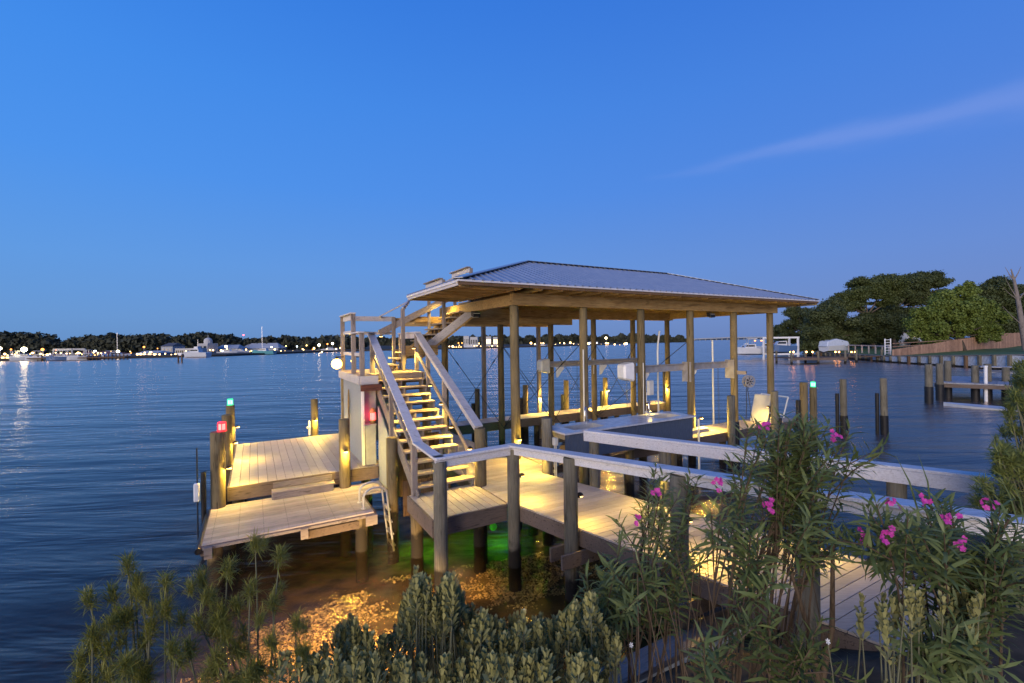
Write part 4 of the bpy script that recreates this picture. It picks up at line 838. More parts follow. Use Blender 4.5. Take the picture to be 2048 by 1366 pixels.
# green underwater fishing lights
for (u, v, z, w, lab) in ((-2.55, .2, -.30, 34, 'green underwater light below the stair foot'), (-.9, -.4, -.32, 34, 'green underwater light below the boardwalk corner'), (1.8, 4.0, -.4, 46, 'green underwater light below the rear catwalk')):
    p = W(u, v, z); g_ = thing('underwater_light', lab, 'underwater light', tuple(p)); MB().ball(p, .09, 14, 8).build('lamp_body', 'greenuw', g_, True); MB().tube([p+Vector((0, 0, .08)), p+Vector((0, 0, 1.1))], .008, 5).build('cord', 'black', g_)
    L = bpy.data.lights.new('green_light', 'POINT'); L.energy = w*4.0; L.color = (.08, 1, .01); L.shadow_soft_size = .1; lo = bpy.data.objects.new('green_light', L); col.objects.link(lo); lo.parent = g_; lo.location = (0, 0, .0)

# ================================================================== NEIGHBOUR'S SHORE (right)
MT['lawn'] = noisy('lawn grass', (0.11, 0.17, 0.05), (0.07, 0.115, 0.035), 1.5, 0.95, 0, 0.5)
MT['ndeck'] = wood('neighbour decking', (0.36, 0.36, 0.37), (0.29, 0.29, 0.30), (2, 8, 8), 2, .7, .1, vary=.12)
MT['hull'] = mat('white gelcoat', (0.52, 0.54, 0.57), .3, spec=.5); MT['hullblue'] = mat('blue hull', (0.06, 0.12, 0.25), .3, spec=.5); MT['hullteal'] = mat('teal hull', (0.10, 0.32, 0.36), .4); MT['glass'] = mat('dark tinted glass', (0.02, 0.025, 0.03), .1, spec=.6); MT['tarp'] = noisy('pale blue boat cover', (0.50, 0.56, 0.66), (0.42, 0.48, 0.58), 3, .7, 0, .3)
WALL = [Vector(p) for p in ((66, 110, 0), (61.9, 86.0, 0), (58.0, 69.2, 0), (56.7, 51.6, 0), (57.5, 36, 0), (60, 22, 0))]
def wall_at(s):
    for a, b in zip(WALL, WALL[1:]):
        L_ = (b-a).length
        if s <= L_: return a.lerp(b, s/L_), (b-a).normalized()
        s -= L_
    return WALL[-1], (WALL[-1]-WALL[-2]).normalized()
LZ = lambda x, y: 1.02+.042*min(22, max(0, 70-y))+.022*max(0, x-58)
lv = []; lf = []
nn = 40; mm = 30
for i in range(nn):
    p, d = wall_at(i*92/(nn-1))
    for j in range(mm): x = p.x+.05+ (j/(mm-1))**1.6*160; y = p.y+(x-p.x)*.10; lv.append((x, y, LZ(x, y)+(.15*math.sin(x*.3)*math.sin(y*.2) if j > 6 else 0)))
lf = [(i*mm+j, i*mm+j+1, (i+1)*mm+j+1, (i+1)*mm+j) for i in range(nn-1) for j in range(mm-1)]
struct(np_mesh('lawn', lv, lf, 'lawn', smooth=True))
nsw = thing('neighbour_seawall', 'timber post and white panel seawall along the neighbouring lawn', 'seawall', (58, 69, 0))
s = 16.0; i = 0
while s < 74:
    p, d = wall_at(s+.9); rz = math.atan2(d.y, d.x)
    hw = LZ(57, p.y)-.08; hw = round(hw, 1)
    piece('panel', (1.5, .08, hw-.25), .0, 'vinyl' if s > 34 else 'pilegrey', nsw, (p.x-.12, p.y, .25+(hw-.25)/2), (0, 0, rz)); piece('splash_board', (1.78, .1, .6), 0, 'rim', nsw, (p.x-.08, p.y, .0), (0, 0, rz))
    q, d = wall_at(s); piece('post', (.32, .3, hw+.55), .03, 'plank' if (i*7) % 5 == 2 else 'pilegrey', nsw, (q.x-.28, q.y, hw/2-.22), (0, 0, rz)); s += 1.8; i += 1
for k in range(10):
    a, d = wall_at(15+k*6); b, d2_ = wall_at(15+k*6+5.98); MB().bar(Vector((a.x, a.y, LZ(57, a.y)-.02)), Vector((b.x, b.y, LZ(57, b.y)-.02)), .6, .12).build('cap_board', 'greywood', nsw)
fn = thing('picket_fence', 'reddish cedar board fence climbing across the neighbouring lawn', 'fence', (70, 74, 1.2))
fa, fbp = Vector((58.6, 70.0, 0)), Vector((101, 88, 0)); L_ = (fbp-fa).length; n = int(L_/.42); rz = math.atan2((fbp-fa).y, (fbp-fa).x)
for i in range(n):
    f_ = i/n; p = fa.lerp(fbp, f_); h = round((1.15+1.55*min(1, f_*1.5))+random.uniform(-.03, .03), 2); z0 = LZ(p.x, p.y)-.15
    piece('picket', (.40, .06, h), 0, 'fence', fn, (p.x, p.y, z0+h/2), (0, 0, rz))
for h in (.5, 1.0): edge_board(fa+Vector((0, .06, LZ(58, 0)+h)), fbp+Vector((0, .06, LZ(101, 0)+h)), -.05, .05, 'fence', .06, 'fence_rail', fn)
# rail fence across the lawn
hf = thing('rail_fence', 'low pale post and rail fence on the lawn before the trees', 'fence', (72, 84, 1.2))
hp = [aty(1697+i*13.5, 700, 86-i*2.0) for i in range(7)]
for i, p in enumerate(hp): piece('post', (.18, .18, 1.5), .02, 'deck_low', hf, (p.x, p.y, LZ(p.x, p.y)+.7))
for a, b in zip(hp, hp[1:]): edge_board(Vector((a.x, a.y, LZ(a.x, a.y)+1.35)), Vector((b.x, b.y, LZ(b.x, b.y)+1.35)), -.1, .1, 'deck_low', .06, 'top_rail', hf)
gt = thing('ladder_rack', 'tall white ladder rack standing at the seawall corner', 'rack', (59.3, 73, 1.2)); g0 = Vector((59.4, 72.5, 1.1))
for dx in (0, .9): MB().tube([g0+Vector((dx, 0, 0)), g0+Vector((dx, 0, 2.6))], .08, 8).build('upright', 'white', gt)
for k in range(6): MB().tube([g0+Vector((0, 0, .3+k*.42)), g0+Vector((.9, 0, .3+k*.42))], .05, 8).build('rung', 'white', gt)
# neighbour dock
nd = thing('neighbour_dock', 'flat blue grey dock with bench standing on pilings at the right edge', 'dock', (30, 30, 0))
A0, B0 = Vector((27.1, 29.3, 0)), Vector((32.0, 33.7, 0)); e_ = Vector((.744, -.668, 0))
for i in range(40):
    a, b = A0+e_*i*.31, B0+e_*i*.31; c, d = a+e_*.30, b+e_*.30
    MB().hexa([p+Vector((0, 0, 1.03)) for p in (a, c, d, b)], [p+Vector((0, 0, 1.1)) for p in (a, c, d, b)]).build('plank', 'ndeck', nd)
edge_board(A0-Vector((.0, .06, 0)), A0+e_*12.4-Vector((0, .06, 0)), .80, 1.02, 'rim', .08, par=nd); edge_board(A0+e_*.1, B0+e_*.1, .8, 1.02, 'rim', .08, par=nd)
bc = thing('dock_bench', 'grey picnic bench standing on the neighbour dock', 'bench', (33.4, 31.4, 1.1)); c = A0.lerp(B0, .72)+e_*3.0
for dx, h, w in ((-1.1, .5, .4), (0, .82, .9), (1.1, .5, .4)): MB().bar(c+Vector((dx*.65, dx*.6, 1.1+h))-e_*1.1, c+Vector((dx*.65, dx*.6, 1.1+h))+e_*1.3, w, .07).build('plank_top', 'ndeck', bc)
for s_ in (-.8, .9):
    for dx in (-.5, .5): MB().bar(c+e_*s_+Vector((dx*.8, dx*.7, 1.1)), c+e_*s_+Vector((dx*.3, dx*.3, 1.9)), .09, .09, V).build('leg', 'ndeck', bc)
    MB().bar(c+e_*s_+Vector((-.75, -.7, 1.55)), c+e_*s_+Vector((.75, .7, 1.55)), .08, .1).build('brace', 'ndeck', bc)
for (px, yt, yb, lab) in ((1858, 729, 806, 'leftmost piling of the neighbour dock'), (1880, 727, 800, 'second piling of the neighbour dock beside its corner'), (1896, 722, 796, 'far corner piling of the neighbour dock'), (1951, 731, 800, 'tall front piling in the middle of the neighbour dock'), (1976, 728, 797, 'piling of the neighbour dock beside the white pipe'), (2012, 735, 797, 'piling of the neighbour dock half behind the green shrub')):
    p = atz(px, yb, 0); z = CZ+ray_dir(px, yt).z*p.y; piling((p.x, p.y, -2), (p.x, p.y, z), .20, lab, 'pilegrey', 'pilings of the neighbour dock', wrap=1.0)
pp_ = atz(1972, 803, 0); wp = thing('white_pipe', 'white upright pipe before the neighbour dock', 'pipe', (pp_.x, pp_.y, 0)); MB().tube([pp_-Vector((0, 0, 1)), pp_+Vector((0, 0, 2.1))], .09, 10).build('tube', 'white', wp, True); MB().tube([pp_+Vector((0, 0, 2.1)), pp_+Vector((0, 0, 2.2))], .11, 10).build('cap', 'white', wp, True)

# ---- boats
def boat(p, head, Lb, Bb, Hb, label, kind='cabin', hull='hull', group='boats along the far shores', name='moored_boat'):
    p = Vector(p); c, s_ = math.cos(head), math.sin(head); T = lambda x, y, z: p+Vector((x*c-y*s_, x*s_+y*c, z)); t_ = thing(name, label, 'boat', tuple(p), group)
    st_ = []; n = 9
    for i in range(n):
        f = i/(n-1); x = (f-.5)*Lb; b = Bb/2*(1 if f < .55 else max(.02, 1-((f-.55)/.45)**1.8)); sh = Hb*(1+.35*f*f); st_.append([T(x, 0, -.12*Hb+.3*Hb*max(0, f-.8)*5*.4), T(x, b*.8, .1*Hb), T(x, b, sh), T(x, 0, sh*.93), T(x, -b, sh), T(x, -b*.8, .1*Hb)])
    vs_ = [v for r in st_ for v in r]; fs = [(i*6+k, i*6+(k+1) % 6, (i+1)*6+(k+1) % 6, (i+1)*6+k) for i in range(n-1) for k in range(6)]+[(5, 4, 3, 2, 1, 0)]+[tuple((n-1)*6+k for k in range(6))]
    MB().add(vs_, fs).build('hull', hull, t_)
    if kind != 'hull':
        z0 = Hb*.95; w = Bb*.34; pr = [(-.18*Lb, z0), (.22*Lb, z0), (.12*Lb, z0+.75*Hb), (-.16*Lb, z0+.8*Hb)]
        MB().prism([T(x, -w, z) for x, z in pr], T(0, 2*w, 0)-T(0, 0, 0)).build('cabin', 'hull', t_)
        pr = [(-.13*Lb, z0+.36*Hb), (.165*Lb, z0+.36*Hb), (.13*Lb, z0+.66*Hb), (-.13*Lb, z0+.66*Hb)]; MB().prism([T(x, -w-.02, z) for x, z in pr], T(0, 2*w+.04, 0)-T(0, 0, 0)).build('window_band', 'glass', t_)
        if kind == 'yacht':
            pr = [(-.12*Lb, z0+.8*Hb), (.06*Lb, z0+.8*Hb), (.02*Lb, z0+1.3*Hb), (-.12*Lb, z0+1.35*Hb)]; MB().prism([T(x, -w*.8, z) for x, z in pr], T(0, 1.6*w, 0)-T(0, 0, 0)).build('flybridge', 'hull', t_)
            MB().tube([T(-.05*Lb, 0, z0+1.3*Hb), T(-.07*Lb, 0, z0+2.8*Hb)], .06, 6).build('mast', 'alu', t_)
        if kind == 'ttop':
            for sx in (-.1, .08):
                for sy in (-1, 1): MB().tube([T(sx*Lb, sy*w, z0), T(sx*Lb, sy*w, z0+1.7*Hb)], .05, 6).build('top_leg', 'alu', t_)
            MB().prism([T(-.2*Lb, -w*1.2, z0+1.7*Hb), T(.14*Lb, -w*1.2, z0+1.7*Hb), T(.14*Lb, w*1.2, z0+1.7*Hb), T(-.2*Lb, w*1.2, z0+1.7*Hb)], (0, 0, .1)).build('hard_top', 'hull', t_)
            MB().box(T(-.54*Lb, 0, Hb*.9), (.5, .45, Hb*1.1), head).build('outboard', 'hull', t_, bevel=.06)
        if kind == 'sail': MB().tube([T(.05*Lb, 0, z0), T(.05*Lb, 0, z0+7*Hb)], .09, 6).build('mast', 'alu', t_); MB().tube([T(.05*Lb, 0, z0+1.2*Hb), T(-.35*Lb, 0, z0+1.3*Hb)], .07, 6).build('boom', 'tarp', t_)
    return t_
p = atz(1950, 816, 0)
b_ = boat((p.x+.3, p.y, -.28), math.radians(137), 3.0, 1.4, .36, 'low white capsized-looking dinghy floating before the neighbour dock', 'hull', group='boats on the right')
# boats on the right bank
boat(aty(1500, 695, 88), math.radians(165), 5.5, 2.2, 1.1, 'nearest white centre-console boat on the lift beyond the right posts', 'ttop', group='boats on the right').location.z = 1.0
boat(aty(1535, 693, 96), math.radians(150), 6, 2.2, 1.2, 'white cabin boat behind the sixth boathouse post', 'cabin', group='boats on the right').location.z = .9
boat(aty(1490, 690, 120), math.radians(170), 6, 2.2, 1.1, 'farthest white motor yacht at the point on the right', 'yacht', group='boats on the right').location.z = .3
bt = boat(aty(1672, 695, 92), math.radians(15), 6.4, 2.4, 1.1, 'large white boat under pale blue cover ashore before the trees', 'hull', group='boats on the right'); bt.location.z = 1.25; LOC[bt.name] = tuple(bt.location)
pc = Vector(LOC[bt.name]); m_ = MB(); m_.prism([pc+Vector((-3.1, -1.9, .9)), pc+Vector((2.6, -.4, .9)), pc+Vector((2.2, -.5, 1.9)), pc+Vector((-.6, -1.2, 2.5)), pc+Vector((-2.8, -1.8, 2.0))], (-.5, 2.0, 0)); m_.build('cover', 'tarp', bt, bevel=.12)
cp = thing('boat_lift_cradle', 'white timber boat lift frame holding a blue runabout at the right bank', 'boat lift', tuple(aty(1562, 700, 84)-Vector((0, 0, 1))))
q = Vector(LOC[cp.name]); 
for dx in (-2.4, 2.4):
    for dy in (-1.2, 1.4): MB().bar(Vector((q.x+dx, q.y+dy, -.5)), Vector((q.x+dx, q.y+dy, 4.2)), .28, .28, V).build('post', 'white', cp)
for dy in (-1.2, 1.4):
    for z in (4.1, 1.1): MB().bar(Vector((q.x-2.6, q.y+dy, z)), Vector((q.x+2.6, q.y+dy, z)), .25, .3).build('beam', 'white', cp)
boat((q.x, q.y, 1.4), math.radians(170), 4.8, 2.0, 1.2, 'blue runabout hanging in the white lift frame', 'cabin', 'hullblue', group='boats on the right')
# torch-lit dock
td = thing('torch_dock', 'small brown dock with warm torches reaching into the cove', 'dock', (46, 70, 0)); tc0 = Vector((42.6, 69.6, 0))
for i in range(14): MB().hexa([tc0+Vector((i*.62, 0, .85)), tc0+Vector((i*.62+.58, 0, .85)), tc0+Vector((i*.62+.58, 4.4, .85)), tc0+Vector((i*.62, 4.4, .85))], [tc0+Vector((i*.62, 0, .95)), tc0+Vector((i*.62+.58, 0, .95)), tc0+Vector((i*.62+.58, 4.4, .95)), tc0+Vector((i*.62, 4.4, .95))]).build('plank', 'plank', td)
edge_board(tc0+Vector((0, -.1, 0)), tc0+Vector((8.6, -.1, 0)), .6, .93, 'rim', .1, par=td)
for i in range(22): a = tc0+Vector((8.7+i*.62, 2.6, 0)); MB().hexa([a+Vector((0, 0, .85)), a+Vector((.58, 0, .85)), a+Vector((.58, 1.7, .85)), a+Vector((0, 1.7, .85))], [a+Vector((0, 0, .95)), a+Vector((.58, 0, .95)), a+Vector((.58, 1.7, .95)), a+Vector((0, 1.7, .95))]).build('plank', 'plank', td)
for i, (dx, dy) in enumerate(((.1, 0), (.3, 4.3), (4.2, 0), (5.0, 4.3), (8.4, .1), (12, 2.6), (16, 2.6), (20, 2.6))):
    a = tc0+Vector((dx, dy, 0)); MB().tube([a-Vector((0, 0, 1.5)), a+Vector((0, 0, 2.0))], .16, 10).build('post', 'pilegrey', td, True)
TORCH = glow('torch flame glow', (1, .42, .10), 16)
for i, (px, lab) in enumerate(((1581, 'torch on the outer corner post of the brown dock'), (1587, 'second torch from the outer corner of the brown dock'), (1613, 'torch on the middle post of the brown dock'), (1625, 'torch at the inner corner of the brown dock'), (1671, 'left torch of the pair at the lawn seawall'), (1678, 'right torch of the pair at the lawn seawall'), (1703, 'red torch on the lawn edge'), (1710, 'last torch on the lawn edge'))):
    p = aty(px, 704, 70 if i < 4 else 82); t_ = thing('torch_lamp', lab, 'lamp', (p.x, p.y, p.z-.5), 'torches along the cove'); MB().ball(p, .13, 10, 6).build('flame', TORCH, t_, True); MB().tube([(p.x, p.y, .9), (p.x, p.y, p.z-.1)], .05, 6).build('pole', 'plank', t_)
# house between the trees
hs = thing('neighbour_house', 'pale blue house with white walls glimpsed under the trees', 'house', (97, 112, 1.8)); h0 = Vector((96, 112, 1.5))
MB().box(h0+Vector((0, 0, 1.6)), (9, 6, 3.2), .3).build('wall', noisy('pale house wall', (0.50, 0.55, 0.62), (0.44, 0.48, 0.55), 2, .7), hs); MB().prism([h0+Vector((-5.2, -3.4, 3.2)), h0+Vector((5, -1, 3.2)), h0+Vector((4.2, 2.4, 4.8)), h0+Vector((-5, .5, 4.8))], (0, 0, .15)).build('roof', 'greywood', hs)
for dx in (-2.5, 0, 2.4): MB().box(h0+Vector((dx*.96, -2.96+dx*.3, 1.7)), (1.1, .14, 1.3), .3).build('window', 'glass', hs)

# ================================================================== FAR SHORE
MT['farland'] = noisy('dark far shore', (0.07, 0.062, 0.05), (0.04, 0.036, 0.03), .2, .95)
shore = [(-420, 130), (-230, 150), (-160, 150), (-132, 165), (-110, 175), (-100, 215), (-95, 240), (-60, 262), (-36, 275), (25, 322), (100, 415), (180, 700), (420, 1200), (1400, 1900)]
m_ = MB(); pts = [Vector((x, y, 0)) for x, y in shore]
for a, b in zip(pts, pts[1:]):
    A1, B1 = a+Vector((-60, 700, 0)), b+Vector((-60, 700, 0)); m_.hexa([a-Vector((0, 0, 1)), b-Vector((0, 0, 1)), B1-Vector((0, 0, 1)), A1-Vector((0, 0, 1))], [a+Vector((0, 0, .7)), b+Vector((0, 0, .7)), B1+Vector((0, 0, 5)), A1+Vector((0, 0, 5))])
struct(m_.build('far_shore_ground', 'farland'))
MT['bwhite'] = mat('white painted wall', (0.42, 0.42, 0.41), .7); MT['bgrey'] = mat('grey metal wall', (0.30, 0.33, 0.37), .6); MT['bbrown'] = mat('brown wall', (0.16, 0.10, 0.07), .8); MT['broof'] = mat('dark roof', (0.09, 0.09, 0.10), .7); MT['bred'] = mat('red roof', (0.20, 0.06, 0.04), .7); MT['bblue'] = mat('blue canopy', (0.10, 0.17, 0.34), .6)
LITW = glow('warm lit window', (1, .58, .20), 7); LITC = glow('white lit window', (.95, .97, 1), 2.2)
def house(px0, px1, ytop, y, wall, roofm, label, rh=.25, win=None, nwin=5, depth=8, name='shore_building', ybase=None, parts=()):
    a, b = aty(px0, ytop, y), aty(px1, ytop, y); z1 = a.z; w = b.x-a.x; z0 = .5; c = Vector(((a.x+b.x)/2, y+depth/2, z0)); t_ = thing(name, label, 'building', tuple(c), 'buildings on the far shore'); hgt = (z1-z0)*(1-rh)
    MB().box(c+Vector((0, 0, hgt/2)), (w, depth, hgt)).build('wall', wall, t_)
    if rh > 0: zz = z0+hgt+.02; MB().add([c+Vector((-w*.53, -depth*.56, hgt)), c+Vector((w*.53, -depth*.56, hgt)), c+Vector((w*.53, depth*.56, hgt)), c+Vector((-w*.53, depth*.56, hgt)), c+Vector((-w*.40, 0, z1-z0)), c+Vector((w*.40, 0, z1-z0))], [(0, 1, 5, 4), (1, 2, 5), (2, 3, 4, 5), (3, 0, 4), (3, 2, 1, 0)]).build('roof', roofm, t_)
    if win:
        for i in range(nwin):
            x = (i+.5)/nwin-.5; MB().box(c+Vector((x*w*.94, -depth/2-.03, hgt*.52)), (w/nwin*.55, .1, hgt*.4)).build('window', win, t_)
    return t_
house(350, 388, 697, 190, 'bwhite', 'broof', 'long white waterfront building with dark windows left of the yacht', .0, 'glass', 9)
house(430, 475, 690, 235, 'bgrey', 'bgrey', 'grey gabled marina shed left of the large roof', .5)
house(470, 556, 687, 245, 'bgrey', 'bgrey', 'large grey metal marina hall with shallow roof', .6)
house(272, 316, 702, 185, 'bblue', 'bwhite', 'low blue boat shed with white roof near the marina', .5, LITW, 4)
house(72, 132, 707, 165, 'bbrown', 'bred', 'warmly lit waterside restaurant at the far left', .4, LITW, 9)
house(140, 220, 704, 172, 'bbrown', 'bred', 'long red roofed shed behind the docks', .45, LITW, 12)
house(0, 30, 706, 158, 'bbrown', 'broof', 'dark roofed hut at the left picture edge', .5, LITW, 3)
house(640, 672, 697, 250, 'bwhite', 'broof', 'white boathouse at the foot of the lit parking', .3, LITC, 3)
house(322, 345, 686, 210, 'bgrey', 'broof', 'dark tall house among the trees', .3, 'glass', 3)
tw = house(396, 415, 687, 225, 'bwhite', 'bwhite', 'white tower house with a domed cupola above the marina', .0, 'glass', 2)
c = Vector(LOC[tw.name])+Vector((0, 0, aty(405, 687, 225).z-.5)); MB().tube([c, c+Vector((0, 0, 1.3))], 1.9, 12).build('drum', 'bwhite', tw); MB().ball(c+Vector((0, 0, 1.3)), (1.9, 1.9, 1.6), 14, 5, True).build('dome', 'bwhite', tw, True); MB().tube([c+Vector((0, 0, 2.8)), c+Vector((0, 0, 4.3))], .12, 6).build('finial', 'bwhite', tw)
cp2 = house(521, 527, 687, 250, 'bwhite', 'bwhite', 'small white lantern turret on the marina hall', .3); 
for a, b, yt, lab in ((927, 938, 672, 'left pale apartment block above the far trees'), (940, 955, 674, 'middle pale apartment block above the far trees'), (972, 982, 673, 'narrow apartment block seen left of the round post'), (986, 1000, 674, 'rightmost apartment block seen beside the round post')): house(a, b, yt, 330, 'bwhite', 'broof', lab, 0, 'glass' if a < 960 else LITW, 3, 10, 'apartment_block')
house(1080, 1098, 689, 360, 'bwhite', 'broof', 'white gabled boathouse with lit front beyond the slip', .4, LITW, 4); house(1135, 1150, 690, 380, 'bbrown', 'bred', 'warm lit shed on the far shore behind the slip', .3, LITW, 4); house(1225, 1245, 688, 420, 'bbrown', 'broof', 'lit waterside restaurant beyond the second post gap', .3, LITW, 6)
house(1180, 1196, 683, 400, 'bwhite', 'bgrey', 'bright white building left of the far glare', .1, LITC, 3); house(905, 925, 692, 300, 'bbrown', 'bred', 'low red lit shed on the far shore left of the apartments', .3, LITW, 4)
# docks at the marina
md = thing('marina_dock', 'long dark pier with many posts at the left marina', 'pier', (-135, 152, 0)); a, b = aty(60, 722, 147), aty(255, 719, 150)
for i in range(26):
    p = a.lerp(b, i/25); MB().tube([(p.x, p.y, -1), (p.x, p.y, 1.5+random.random()*.8)], .18, 7).build('post', 'plank', md)
MB().bar(Vector((a.x, a.y, .8)), Vector((b.x, b.y, .8)), 2.4, .35).build('deck', 'plank', md)
tl = thing('travel_lift', 'pale gantry frame of a boat hoist behind the marina docks', 'boat hoist', tuple(aty(125, 712, 160)))
g = [aty(x, 699, 160) for x in (107, 144)]
for p in g:
    for dy in (0, 5): MB().bar((p.x, p.y+dy, .4), (p.x, p.y+dy, p.z), .45, .45, V).build('leg', 'bwhite', tl)
for dy in (0, 5): MB().bar((g[0].x, g[0].y+dy, g[0].z), (g[1].x, g[1].y+dy, g[1].z), .4, .6).build('beam', 'bwhite', tl)
BL = [(30, 150, 6, 'ttop', 'leftmost small boat at the marina pier'), (52, 149, 6.5, 'cabin', 'second small boat from the left at the marina pier'), (78, 148, 7, 'ttop', 'third small boat from the left at the marina pier'), (98, 148, 7, 'cabin', 'fourth small boat from the left at the marina pier'), (122, 147, 7.5, 'ttop', 'boat moored below the hoist gantry'), (150, 148, 7, 'cabin', 'boat moored just right of the hoist gantry'), (176, 150, 7, 'ttop', 'boat near the end of the marina pier'), (232, 172, 9, 'sail', 'sailing boat with bare mast beside the lit lamp'), (205, 168, 7, 'cabin', 'boat behind the right end of the pier')]
for px, y, Lb, kd, lab in BL: p = aty(px, 715, y); boat((p.x, p.y, .05), math.radians(random.choice((20, 200, 160, 35))), Lb, 2.4, 1.2, lab, kd, random.choice(('hull', 'hull', 'hullblue')))
p = aty(393, 714, 165); boat((p.x, p.y, .05), math.radians(175), 9.5, 3, 1.7, 'white sport yacht with flybridge before the tower house', 'yacht')
p = aty(527, 709, 195); boat((p.x, p.y, .05), math.radians(178), 10, 3, 1.5, 'long teal workboat moored before the marina hall', 'sail', 'hullteal')
for px, y, lab in ((455, 200, 'white boat left of the marina hall lamps'), (480, 205, 'white boat between the marina hall lamps'), (660, 245, 'white boat by the landing posts on the far shore'), (940, 290, 'slanting white boats row seen under the roof'), (1082, 330, 'white sailing boat seen between the back posts')): p = aty(px, 704, y); boat((p.x, p.y, .05), math.radians(random.choice((10, 170, 150))), 8, 2.6, 1.4, lab, 'sail' if px == 1082 else 'cabin')
cm = thing('channel_marker', 'small pair of channel marker piles in the open water', 'piling', tuple(atz(360, 725, 0))); c = atz(360, 725, 0)
for dx in (-.4, .5): MB().tube([c+Vector((dx, 0, -1)), c+Vector((dx, 0, 2.0))], .18, 8).build('pile', 'plank', cm)
MB().box(c+Vector((0, 0, 2.1)), (1.0, .2, .7)).build('board', 'white', cm)
# bridge
br = thing('road_bridge', 'long low road bridge crossing the bay at the horizon', 'bridge', tuple(aty(1470, 684, 1100)))
bpts = [aty(x, y, 1100) for x, y in ((1340, 681), (1400, 677.5), (1460, 675), (1520, 674.5), (1590, 675))]
for a, b in zip(bpts, bpts[1:]): MB().bar(a, b, 10, 2.6).build('deck_span', 'bgrey', br)
for i in range(22): x = 1345+i*11; p = aty(x, 690, 1100); zz = np.interp(x, (1340, 1400, 1460, 1520, 1590), [q.z for q in bpts]); MB().bar((p.x, p.y, -2), (p.x, p.y, zz-1), 2.2, 2.2, V).build('pier', 'bgrey', br)
# lamps on the far shore
GLO = {'w': glow('white street lamp', (1, .84, .52), 9), 'y': glow('yellow street lamp', (1, .66, .20), 8), 'o': glow('orange street lamp', (1, .32, .06), 5), 'r': glow('red signal lamp', (1, .06, .06), 16), 'c': glow('cool street lamp', (.85, .95, 1), 6), 'W': glow('bright marina lamp', (1, .85, .5), 34)}
LMP = [(10, 708, 152, 'y', .28, 'low lamp under the hut eaves at the left edge'), (30, 709, 152, 'y', .24, 'low lamp left of the brightest marina lamp'), (66, 706, 160, 'y', .3, 'low lamp on the restaurant corner'), (100, 708, 160, 'w', .25, 'low lamp behind the fourth marina boat'), (160, 707, 165, 'y', .28, 'low lamp on the red roofed shed'), (196, 706, 170, 'y', .28, 'low lamp at the right end of the red roofed shed'), (190, 703, 176, 'c', .5, 'bright white sign lamp over the long shed'), (262, 706, 180, 'o', .22, 'small orange lamp left of the blue shed'), (420, 700, 215, 'y', .3, 'low yellow lamp below the tower house'), (520, 701, 225, 'w', .3, 'low lamp before the marina hall'), (605, 698, 245, 'y', .3, 'low lamp at the far quay'), (625, 699, 245, 'o', .26, 'low orange lamp at the far quay'), (0, 697, 155, 'W', .5, 'bright lamp cut by the left picture edge'), (22, 699, 170, 'o', .3, 'small orange lamp near the left edge'), (48, 699, 150, 'W', .8, 'brightest white lamp at the left marina'), (85, 699, 172, 'o', .5, 'orange lamp right of the brightest marina lamp'), (113, 700, 160, 'o', .25, 'orange lamp on the hoist gantry'), (236, 703, 172, 'w', .55, 'white lamp beside the bare mast'), (288, 694, 200, 'o', .4, 'orange lamp among the dark trees'), (315, 697, 200, 'o', .2, 'faint orange lamp right of the tree lamp'), (300, 705, 184, 'y', .3, 'yellow lamp on the blue boat shed'), (329, 705, 190, 'c', .35, 'cool lamp before the long white building'), (452, 693, 225, 'w', .6, 'white lamp left of the marina hall'), (483, 702, 215, 'w', .42, 'lamp before the gable of the marina hall'), (499, 703, 215, 'y', .3, 'smaller lamp right of the gable lamp'), (445, 702, 215, 'c', .3, 'low cool lamp left of the marina hall'), (543, 694, 240, 'c', .4, 'cool lamp on the right end of the marina hall'), (572, 692, 250, 'y', .3, 'yellow lamp left of the red signals'), (579, 690, 260, 'r', .4, 'left red signal on the far shore'), (587, 692, 260, 'r', .4, 'right red signal on the far shore'), (594, 693, 250, 'c', .4, 'cool lamp right of the red signals'), (613, 691, 260, 'y', .45, 'yellow double lamp left of the bright parking lamp'), (638, 690, 250, 'W', .6, 'bright lamp of the shore parking'), (655, 688, 250, 'o', .4, 'orange lamp beside the parking lamp'), (665, 687, 250, 'w', .65, 'white lamp left of the stair landing post'), (487, 670, 420, 'r', .55, 'red beacon on a mast above the trees'), (1212, 676, 430, 'w', 1.1, 'white glare lamp right of the fourth back post'), (1253, 687, 420, 'w', .9, 'starry lamp at the right end of the far shore'), (1178, 687, 400, 'c', .8, 'cool lamp left of the glare lamp'), (1179, 693, 390, 'r', .6, 'red lamp at the waterline below the cool lamp'), (1247, 691, 400, 'r', .5, 'red lamp below the starry lamp'), (917, 686, 350, 'o', .5, 'left orange lamp under the apartments'), (924, 686, 350, 'o', .5, 'right orange lamp under the apartments'), (939, 687, 350, 'o', .5, 'orange lamp between apartment blocks'), (958, 687, 350, 'y', .5, 'yellow lamp left of the square post'), (1062, 686, 380, 'y', .9, 'yellow lit tree lamp right of the front post'), (1310, 690, 420, 'y', .7, 'yellow lamp left of the bent guide pole'), (1395, 684, 900, 'w', .9, 'lamp under the left end of the bridge'), (1460, 683, 900, 'o', 1.0, 'orange lamp under the middle of the bridge'), (1510, 682, 600, 'o', 1.2, 'left orange lamp right of the bridge'), (1523, 682, 600, 'o', 1.3, 'right orange lamp right of the bridge'), (1547, 674, 500, 'r', 1.0, 'red sign lamp beside the last front post'), (1828, 672, 108, 'y', .22, 'porch lamp under the trees'), (1745, 678, 100, 'y', .20, 'porch lamp behind the covered boat')]
